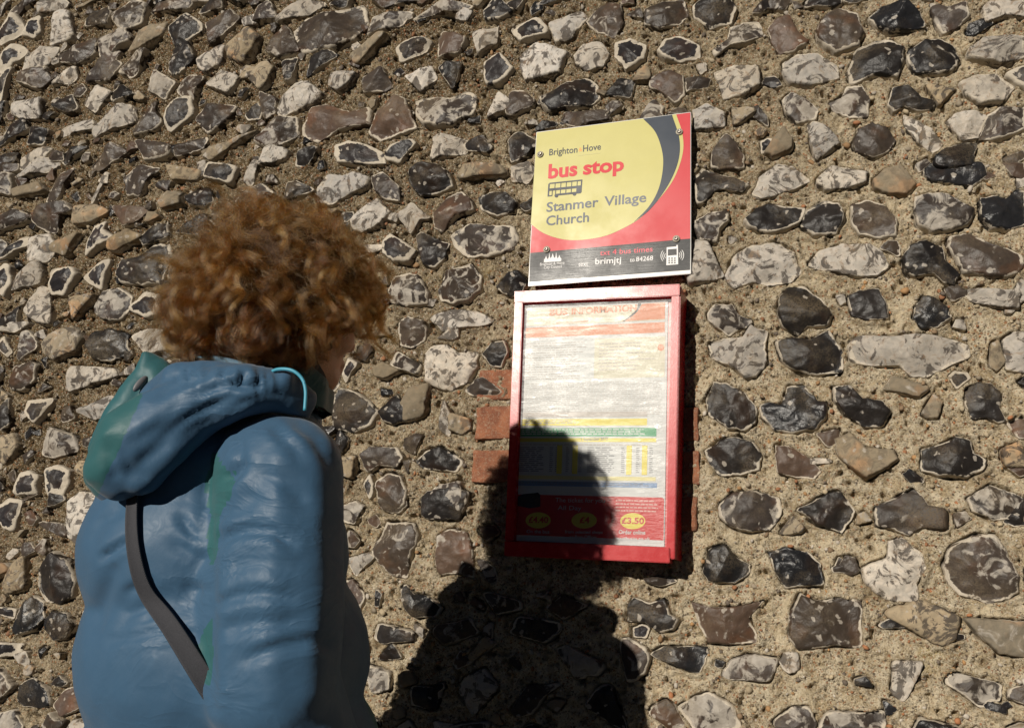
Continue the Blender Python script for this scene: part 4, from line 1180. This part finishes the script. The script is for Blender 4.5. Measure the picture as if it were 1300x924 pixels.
# stitched hem band and cuffs
# --- hood
from mathutils.bvhtree import BVHTree
bvh = BVHTree.FromPolygons([v.co.copy() for v in torso.vertices], [list(p.vertices) for p in torso.polygons])
def surf(x, y, default):
    """distance from the eye to the back of the jacket, or the default beside it"""
    r = bvh.ray_cast(Vector(CAM), Vector(wray(x, y))); return min(r[3], default) if r[0] is not None else default
b = Blob()
DH = [1.300, 1.255, 1.205, 1.165, 1.145, 1.15, 1.165]
for off, pts in ((0.0, [((152, 592), .040), ((172, 560), .046), ((215, 535), .044), ((262, 508), .040), ((310, 496), .035), ((350, 496), .028), ((384, 510), .020)]),
            (0.0, [((182, 606), .022), ((218, 568), .024), ((262, 532), .022), ((308, 512), .018), ((345, 512), .012), ((375, 520), .010), ((390, 528), .008)]),
            (.02, [((196, 512), .020), ((204, 500), .020), ((228, 482), .022), ((262, 476), .021), ((300, 480), .020), ((330, 484), .018), ((350, 490), .014)]),
            (.06, [((150, 600), .04), ((175, 580), .045), ((215, 550), .045), ((260, 520), .045), ((300, 510), .04), ((330, 505), .03), ((350, 505), .02)])):
    D_ = [surf(p[0] + 6, p[1] + 6, d) - .018 if surf(p[0] + 6, p[1] + 6, 9) < 9 else None for (p, r), d in zip(pts, DH)]
    for i in range(len(D_) - 1, -1, -1):
        if D_[i] is None: D_[i] = (D_[i + 1] + .012) if i + 1 < len(D_) and D_[i + 1] else DH[i]
    print('hood', [round(float(x), 3) for x in D_]); b.chain([(far(*p, min(dd, d) + off), r) for (p, r), d, dd in zip(pts, DH, D_)])
hd = b.fuse("hood", .0048, 7)
V = getV(hd); N = getN(hd); px = to_px(V)
al = (px[:, 0] * .86 - px[:, 1] * .5); ac = (px[:, 0] * .5 + px[:, 1] * .86)
rip = fbm(al / 95, ac / 26, 1.0, 2, 4) * .0042 + n3(V, 50, 2, 5) * .0008
gath = np.exp(-((px[:, 1] - 478) / 14) ** 2) * (px[:, 0] > 225) * np.sin(px[:, 0] * .42 + np.sin(px[:, 0] * .13) * 2) * .0022
setV(hd, V + N * (rip + gath)[:, None])
carve(hd, [([(150, 570), (165, 595), (190, 612)], 8, .003), ([(196, 505), (230, 486), (262, 478)], 6, .004), ([(200, 560), (240, 530), (290, 505)], 7, .003), ([(248, 500), (290, 488), (340, 492)], 5, .006),
           ([(236, 548), (255, 538), (275, 530)], 5, .002), ([(300, 515), (330, 500), (365, 500)], 5, .0025), ([(150, 610), (140, 590), (138, 565)], 8, .003), ([(285, 470), (272, 490)], 4, .004), ([(312, 474), (300, 490)], 4, .004)])
set_attr(hd, "teal", np.clip(((137 + (600 - px[:, 1]) * .46) - px[:, 0]) / 2 + .5, 0, 1) * (px[:, 1] > 500))
hood = link("hood", hd, M_BLUE, person)
b = Blob()
b.chain([(far(138, 604, 1.33), .022), (far(138, 572, 1.34), .026), (far(160, 522, 1.34), .026), (far(182, 482, 1.34), .019), (far(186, 456, 1.34), .011)])
b.chain([(far(215, 505, 1.31), .022), (far(218, 484, 1.33), .016), (far(202, 462, 1.34), .011), (far(184, 450, 1.34), .008)])
b.chain([(far(188, 560, 1.33), .035), (far(200, 500, 1.33), .024), (far(196, 475, 1.335), .016)])
hl = b.fuse("hood_lining", .0045, 6); V = getV(hl); N = getN(hl); setV(hl, V + N * (n3(V, 30, 3, 6) * .004)[:, None])
link("hood_lining", hl, M_TEAL, hood)
me = bm_mesh("tab", (lambda bm: (bmesh.ops.create_uvsphere(bm, u_segments=12, v_segments=8, radius=1), bm)[1])(bmesh.new()), True)
c_ = far(178, 487, 1.315)
for v in me.vertices: v.co = Vector(c_ + FW * (v.co.x * .006 + v.co.z * .006) + RT * v.co.y * .003 + UP * v.co.z * .012)
link("reflective_tab", me, simple("grey_tab", (.12, .12, .13), .5), hood)
# --- collar, drawcord
def tube(name, pts, r, mat, parent, seg=10):
    P = np.array(pts); bm = bmesh.new(); rings = []
    for i, p in enumerate(P):
        tn = P[min(i + 1, len(P) - 1)] - P[max(i - 1, 0)]; tn /= np.linalg.norm(tn); a = np.cross(tn, UP if abs(tn[2]) < .9 else RT); a /= np.linalg.norm(a); c = np.cross(tn, a)
        rings.append([bm.verts.new(Vector(p + r * (a * math.cos(2 * math.pi * k / seg) + c * math.sin(2 * math.pi * k / seg)))) for k in range(seg)])
    for A, B in zip(rings, rings[1:]):
        for k in range(seg): bm.faces.new((A[k], A[(k + 1) % seg], B[(k + 1) % seg], B[k]))
    bm.faces.new(rings[0][::-1]); bm.faces.new(rings[-1]); bmesh.ops.recalc_face_normals(bm, faces=bm.faces[:])
    return link(name, bm_mesh(name, bm, True), mat, parent)
def smooth_path(pts, n=8):
    P = [np.array(p, float) for p in pts]; P = [2 * P[0] - P[1]] + P + [2 * P[-1] - P[-2]]; out = []
    for i in range(1, len(P) - 2):
        for k in range(n):
            t = k / n; a, b, c, d = P[i - 1], P[i], P[i + 1], P[i + 2]
            out.append(.5 * ((2 * b) + (-a + c) * t + (2 * a - 5 * b + 4 * c - d) * t * t + (-a + 3 * b - 3 * c + d) * t ** 3))
    out.append(P[-2]); return out
def wrap(name, c0, c1, rf, rr, th, mat, flare=0.0, wav=.003, seed=1, tilt=.035):
    """a standing collar: thick ring from c0 up to c1"""
    bm = bmesh.new(); n = 72; prof = [(0, 0), (.35, 0), (.7, 0), (1.0, 0), (1.03, .5), (1.0, 1), (.6, 1), (.0, 1)]; R_ = []
    for v, inn in prof:
        ring = []
        for k in range(n):
            a = 2 * math.pi * k / n; o = 1 + flare * v; wv = wav * math.sin(a * 5 + seed) * v + wav * .6 * math.sin(a * 11 + 2 * seed)
            p = c0 + (c1 - c0) * v - UP * tilt * v * max(0, math.cos(a)) + FW * math.cos(a) * (rf * o - th * inn + wv) + RT * math.sin(a) * (rr * o - th * inn + wv) + UP * wav * 2 * math.sin(a * 3 + seed) * v
            ring.append(bm.verts.new(Vector(p)))
        R_.append(ring)
    for A, B in zip(R_, R_[1:]):
        for k in range(n): bm.faces.new((A[k], A[(k + 1) % n], B[(k + 1) % n], B[k]))
    bmesh.ops.recalc_face_normals(bm, faces=bm.faces[:]); return link(name, bm_mesh(name, bm, True), mat, person)
M_FLEECE = simple("dark_fleece", (.028, .028, .030), .95, .3, 300, bump=.8)
M_DTEAL = fabric("dark_teal_nylon", (.018, .075, .085), bumps=.6)
cb = far(352, 520, 1.275); ct = loc(far(352, 520, 1.275), .012, 0, .058)
wrap("collar", loc(cb, -.010), loc(ct, -.022), .080, .076, .010, M_DTEAL, .02)
b = Blob(); b.chain([(far(240, 466, 1.27), .012), (far(262, 470, 1.25), .020), (far(300, 476, 1.225), .022), (far(336, 488, 1.20), .020)]); link('hood_inside', b.fuse('hood_inside', .004, 5), M_FLEECE, hood)
wrap("fleece_collar", loc(cb, -.012, 0, .0), loc(ct, -.036, 0, .018), .074, .070, .010, M_FLEECE, .06, .004, 3)
# pale turned-up edge of the hood opening, lying against the back of the hair
bm = bmesh.new(); top = smooth_path([far(240, 453, 1.235), far(275, 452, 1.20), (far(310, 460, 1.175)), far(335, 472, 1.16), far(348, 482, 1.15)], 6)
bot = smooth_path([far(250, 456, 1.233), far(280, 460, 1.198), far(306, 473, 1.173), far(328, 488, 1.158), far(346, 492, 1.15)], 6)
vs = [(bm.verts.new(Vector(a)), bm.verts.new(Vector(b_)), bm.verts.new(Vector(b_ + FW * .003)), bm.verts.new(Vector(a + FW * .003))) for a, b_ in zip(top, bot)]
for A, B in zip(vs, vs[1:]):
    for k in range(4): bm.faces.new((A[k], A[(k + 1) % 4], B[(k + 1) % 4], B[k]))
bm.faces.new(vs[0][::-1]); bm.faces.new(vs[-1]); bmesh.ops.recalc_face_normals(bm, faces=bm.faces[:])
link("hood_binding", bm_mesh("hood_binding", bm, True), fabric("binding_nylon", (.07, .13, .19)), hood)
tube("drawcord", smooth_path([far(338, 476, 1.13), far(352, 469, 1.115), far(370, 470, 1.105), (far(383, 480, 1.10)), far(388, 496, 1.095), far(387, 521, 1.09)], 8), .0021, simple("cyan_cord", (.05, .27, .38), .5, .15, 400), hood)
# --- trousers and shoes
b = Blob(); b.ell(hipc, .125, .175, .13)
for h, k, a in legs: b.limb(h, k, .100, .072); b.limb(k, loc(a, 0, 0, .01), .072, .062)
tr_ = b.fuse("trousers", .009, 5); V = getV(tr_); N = getN(tr_); setV(tr_, V + N * (n3(V, 18, 3, 4) * .006)[:, None])
link("trousers", tr_, simple("dark_denim", (.022, .028, .045), .9, .3, 90, bump=.5), person)
M_SHOE = simple("brown_leather", (.06, .035, .02), .5, .3, 60)
for h, k, a in legs:
    b = Blob(); b.limb(loc(a, -.035, 0, -.030), loc(a, .15, .0, -.048), .046, .034); b.limb(loc(a, 0, 0, .03), loc(a, 0, 0, -.02), .044, .048)
    sh = b.fuse("shoe", .005, 5); V = getV(sh); V[:, 2] = np.maximum(V[:, 2], .001); setV(sh, V); link("shoe", sh, M_SHOE, person)
# --- glasses
M_FRAME = simple("dark_frame", (.012, .010, .009), .25, .1)
gl_ = None
for s_ in (-1, 1):
    c0 = loc(HC, .106, .034 * s_, -.004); pts = [c0 + RT * .025 * math.cos(a) * 1.05 + UP * .021 * math.sin(a) - FW * .004 * abs(math.cos(a)) for a in np.linspace(0, 2 * math.pi, 25)]
    g = tube("glasses_rim", pts, .0021, M_FRAME, person if gl_ is None else gl_)
    if gl_ is None: gl_ = g; g.name = "glasses"
    tube("temple_arm", smooth_path([loc(HC, .105, .061 * s_, .004), loc(HC, .06, .077 * s_, .006), loc(HC, .0, .081 * s_, .004), loc(HC, -.022, .080 * s_, -.012)], 6), .0020, M_FRAME, gl_)
tube("bridge", [loc(HC, .108, -.010, .004), loc(HC, .112, 0, .007), loc(HC, .108, .010, .004)], .0018, M_FRAME, gl_)

# ------------------------------------------------------------------ shoulder bag
def hit(x, y):
    d = wray(x, y); r = bvh.ray_cast(Vector(CAM), Vector(d)); return (np.array(r[0]), np.array(r[1])) if r[0] is not None else None
bag = empty("shoulder_bag", loc(hipc, .06, .27, -.02))
tag(bag, "grey webbing strap crossing the back of the blue jacket, carrying a small bag", "shoulder bag")
path = [(178, 600), (174, 630), (172, 665), (175, 700), (183, 735), (200, 768), (222, 800), (242, 832), (264, 866), (288, 902), (312, 940)]
pts = catmull(path, 6); H = [hit(*p) for p in pts]; H = [h for h in H if h]
for _ in range(6): H = [H[0]] + [((H[i - 1][0] + 2 * H[i][0] + H[i + 1][0]) / 4, (H[i - 1][1] + H[i][1] + H[i + 1][1]) / np.linalg.norm(H[i - 1][1] + H[i][1] + H[i + 1][1])) for i in range(1, len(H) - 1)] + [H[-1]]
bm = bmesh.new(); prev = None; n = len(H)
for i, (p, nn) in enumerate(H):
    tn = H[min(i + 1, n - 1)][0] - H[max(i - 1, 0)][0]; tn /= np.linalg.norm(tn); sdv = np.cross(tn, nn); sdv /= np.linalg.norm(sdv)
    hw = (.0066 + .0066 * i / n); c0 = p + nn * .007
    row = [bm.verts.new(Vector(c0 + sdv * hw * k + nn * e)) for k, e in ((-1, 0), (-.90, .0026), (-.74, .0012), (.74, .0012), (.90, .0026), (1, 0), (0, -.002))]
    if prev:
        for k in range(7): bm.faces.new((prev[k], prev[(k + 1) % 7], row[(k + 1) % 7], row[k]))
    prev = row
bmesh.ops.recalc_face_normals(bm, faces=bm.faces[:])
t = NT("grey_webbing"); co = t.co(); wv = t.n("ShaderNodeTexWave"); wv.inputs["Scale"].default_value = 420; wv.inputs["Distortion"].default_value = 1; t.put(wv.inputs["Vector"], co); nz = t.noise(800, 3, .7, co).outputs[0]
t.set(Base_Color=t.mix(nz, (.010, .011, .015), (.060, .060, .070)), Roughness=.8); t.bump(t.math('ADD', wv.outputs[1], nz), .5, .001); M_STRAP = t.m
link("strap", bm_mesh("strap", bm, True), M_STRAP, bag)
end = H[-1][0]; bc = loc(hipc, .02, .285, .02)
tube("strap_end", smooth_path([end + H[-1][1] * .01, loc(end, .02, .05, -.06), loc(bc, 0, 0, .09)], 6), .006, M_STRAP, bag)
b = Blob(); b.ell(bc, .11, .045, .085); b.ell(loc(bc, 0, 0, -.04), .105, .045, .06); bg_ = b.fuse("bag_body", .006, 6); link("bag_body", bg_, simple("dark_canvas", (.03, .032, .038), .9, .3, 200, bump=.6), bag)

# ------------------------------------------------------------------ curly hair
def hair():
    rng = np.random.default_rng(5)
    C0 = far(356, 384, 1.285); C1 = far(350, 362, 1.275)
    SK = np.array([.092, .078, .106]); OUT = np.array([.142, .134, .114])
    NL, NS, NP = 520, 80, 36
    pts_all = []; tones = []
    s = np.linspace(0, 1, NP)
    def path(n, lo, dp, swirl):
        root = C0 + (n * SK) @ BAS
        out = (n * (1, 1, .8)) @ BAS
        P = root + out[None] * (lo * (1 - (1 - s) ** 1.8))[:, None] + (UP * -1)[None] * (dp * s ** 1.7)[:, None]
        tang = np.cross(out, UP); tang /= (np.linalg.norm(tang) + 1e-9); P = P + tang[None] * (swirl * s ** 1.5)[:, None]
        # keep inside the outer mass, and push out of the skull
        q = (P - C1) @ BAS.T / OUT; r = (np.abs(q) ** 3).sum(1) ** (1 / 3); k = np.where(r > 1, 1 / r, 1.0); P = C1 + (q * k[:, None] * OUT) @ BAS
        q = (P - C0) @ BAS.T / (SK * 1.04); r = np.linalg.norm(q, axis=1); k = np.where(r < 1, 1 / np.maximum(r, .2), 1.0); P = C0 + (q * k[:, None] * SK * 1.04) @ BAS
        return P
    made = 0
    while made < NL:
        n = rng.normal(size=3); n /= np.linalg.norm(n)
        if n[0] > .58 and n[2] < .12: continue       # the face
        if n[2] < (-.85 if n[0] < .15 else -.35): continue
        if n[2] < .45 and rng.random() < .22: continue
        made += 1
        topness = max(0, n[2])
        lo = rng.uniform(.035, .062) * (1 - .05 * topness); dp = rng.uniform(.03, .085) * (1 - .75 * topness) * (1.0 if n[0] < .3 else .6)
        P = path(n, lo, dp, rng.uniform(-.035, .035))
        T = np.gradient(P, axis=0); T /= np.linalg.norm(T, axis=1)[:, None] + 1e-9
        A = np.cross(T, np.cross((n * (1, 1, 1)) @ BAS, UP + .1)); A /= np.linalg.norm(A, axis=1)[:, None] + 1e-9; B = np.cross(T, A)
        L = np.linalg.norm(np.diff(P, axis=0), axis=1).sum(); turns = L / rng.uniform(.040, .070); ph0 = rng.uniform(0, 6.28); amp = rng.uniform(.008, .0155); sg = rng.choice([-1, 1])
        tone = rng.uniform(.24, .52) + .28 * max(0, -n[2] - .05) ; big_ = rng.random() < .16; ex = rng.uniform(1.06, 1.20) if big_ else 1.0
        if big_: P = C1 + (P - C1) * (1 + (ex - 1) * s[:, None] ** 1.5)
        loose = rng.uniform(.4, 1.2)
        for k in range(NS):
            fl = rng.random() < .10
            a = amp * rng.uniform(.8, 1.15) * (s ** .4) * (1 + (.6 if fl else 0) * rng.random()); ph = sg * 2 * np.pi * turns * s * rng.uniform(.97, 1.03) + ph0 + rng.normal(0, .11)
            off = rng.normal(0, .0021 * loose * (2.5 if fl else 1), 3); ro = rng.normal(0, .0045, 3)
            j = np.cumsum(rng.normal(0, .00035 * loose * (2.6 if fl else 1), (NP, 3)), 0)
            X = P + A * (a * np.cos(ph))[:, None] + B * (a * np.sin(ph))[:, None] + off[None] * s[:, None] + ro[None] * (1 - s[:, None]) + j
            pts_all.append(X); tones.append(tone + rng.normal(0, .03))
    # fine frizz standing out from the mass
    for k in range(5200):
        n = rng.normal(size=3); n /= np.linalg.norm(n)
        if (n[0] > .45 and n[2] < .1) or n[2] < -.45: continue
        P0 = C1 + (n * OUT * rng.uniform(.72, .95)) @ BAS; d = (n * (1, 1, 1)) @ BAS
        w = rng.normal(0, 1, 3); w -= d * (w @ d); w /= np.linalg.norm(w); w2 = np.cross(d, w); L = rng.uniform(.012, .034); r = rng.uniform(.003, .008); tn = rng.uniform(.5, 1.6)
        X = P0 + d[None] * (L * s)[:, None] + w[None] * (r * np.sin(s * 6.28 * tn) * s ** .4)[:, None] + w2[None] * (r * (1 - np.cos(s * 6.28 * tn)))[:, None] - UP[None] * (.006 * s ** 2)[:, None]
        pts_all.append(X); tones.append(rng.uniform(.15, .38))
    P = np.concatenate(pts_all).astype(np.float32); ns = len(pts_all)
    h = bpy.data.hair_curves.new("hair"); h.add_curves([NP] * ns)
    h.attributes["position"].data.foreach_set("vector", P.ravel())
    ra = h.attributes.new("radius", 'FLOAT', 'POINT'); r = np.tile(.00012 * (1 - .55 * s), ns).astype(np.float32); ra.data.foreach_set("value", r)
    h.attributes.new('tone', 'FLOAT', 'POINT').data.foreach_set('value', np.repeat(np.clip(np.array(tones), .05, .9), NP).astype(np.float32))
    return h
t = NT("auburn_hair"); ph = t.n("ShaderNodeBsdfHairPrincipled"); ph.model = 'CHIANG'; ph.parametrization = 'MELANIN'
ph.inputs["Melanin"].default_value = .38; ph.inputs["Melanin Redness"].default_value = .52; ph.inputs["Roughness"].default_value = .26; ph.inputs["Radial Roughness"].default_value = .45; ph.inputs["Random Color"].default_value = .35
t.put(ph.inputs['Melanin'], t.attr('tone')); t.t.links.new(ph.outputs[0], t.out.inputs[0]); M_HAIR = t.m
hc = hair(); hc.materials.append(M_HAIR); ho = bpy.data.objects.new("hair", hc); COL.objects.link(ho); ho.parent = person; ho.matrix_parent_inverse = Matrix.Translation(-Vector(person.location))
scene.cycles_curves.shape = 'RIBBONS' if hasattr(scene, "cycles_curves") else None
b = Blob(); b.ell(far(354, 372, 1.28), .112, .098, .104); b.ell(loc(far(340, 385, 1.29), -.02, 0, -.005), .075, .080, .075); 
cap = b.fuse("hair_underlayer", .006, 4); V = getV(cap); q_ = (V - HC)
V = V - FW[None] * (np.clip((q_ @ FW) - .045, 0, 1) * np.clip((.035 - q_[:, 2]) / .02, 0, 1))[:, None]
N = getN(cap); V = V + N * (n3(V, 60, 4, 3) * .006)[:, None]; setV(cap, V)
link("hair_underlayer", cap, simple("dark_hair_mass", (.050, .024, .010), .8, .6, 220, bump=1.0), ho)
bpy.data.meshes.remove(torso)
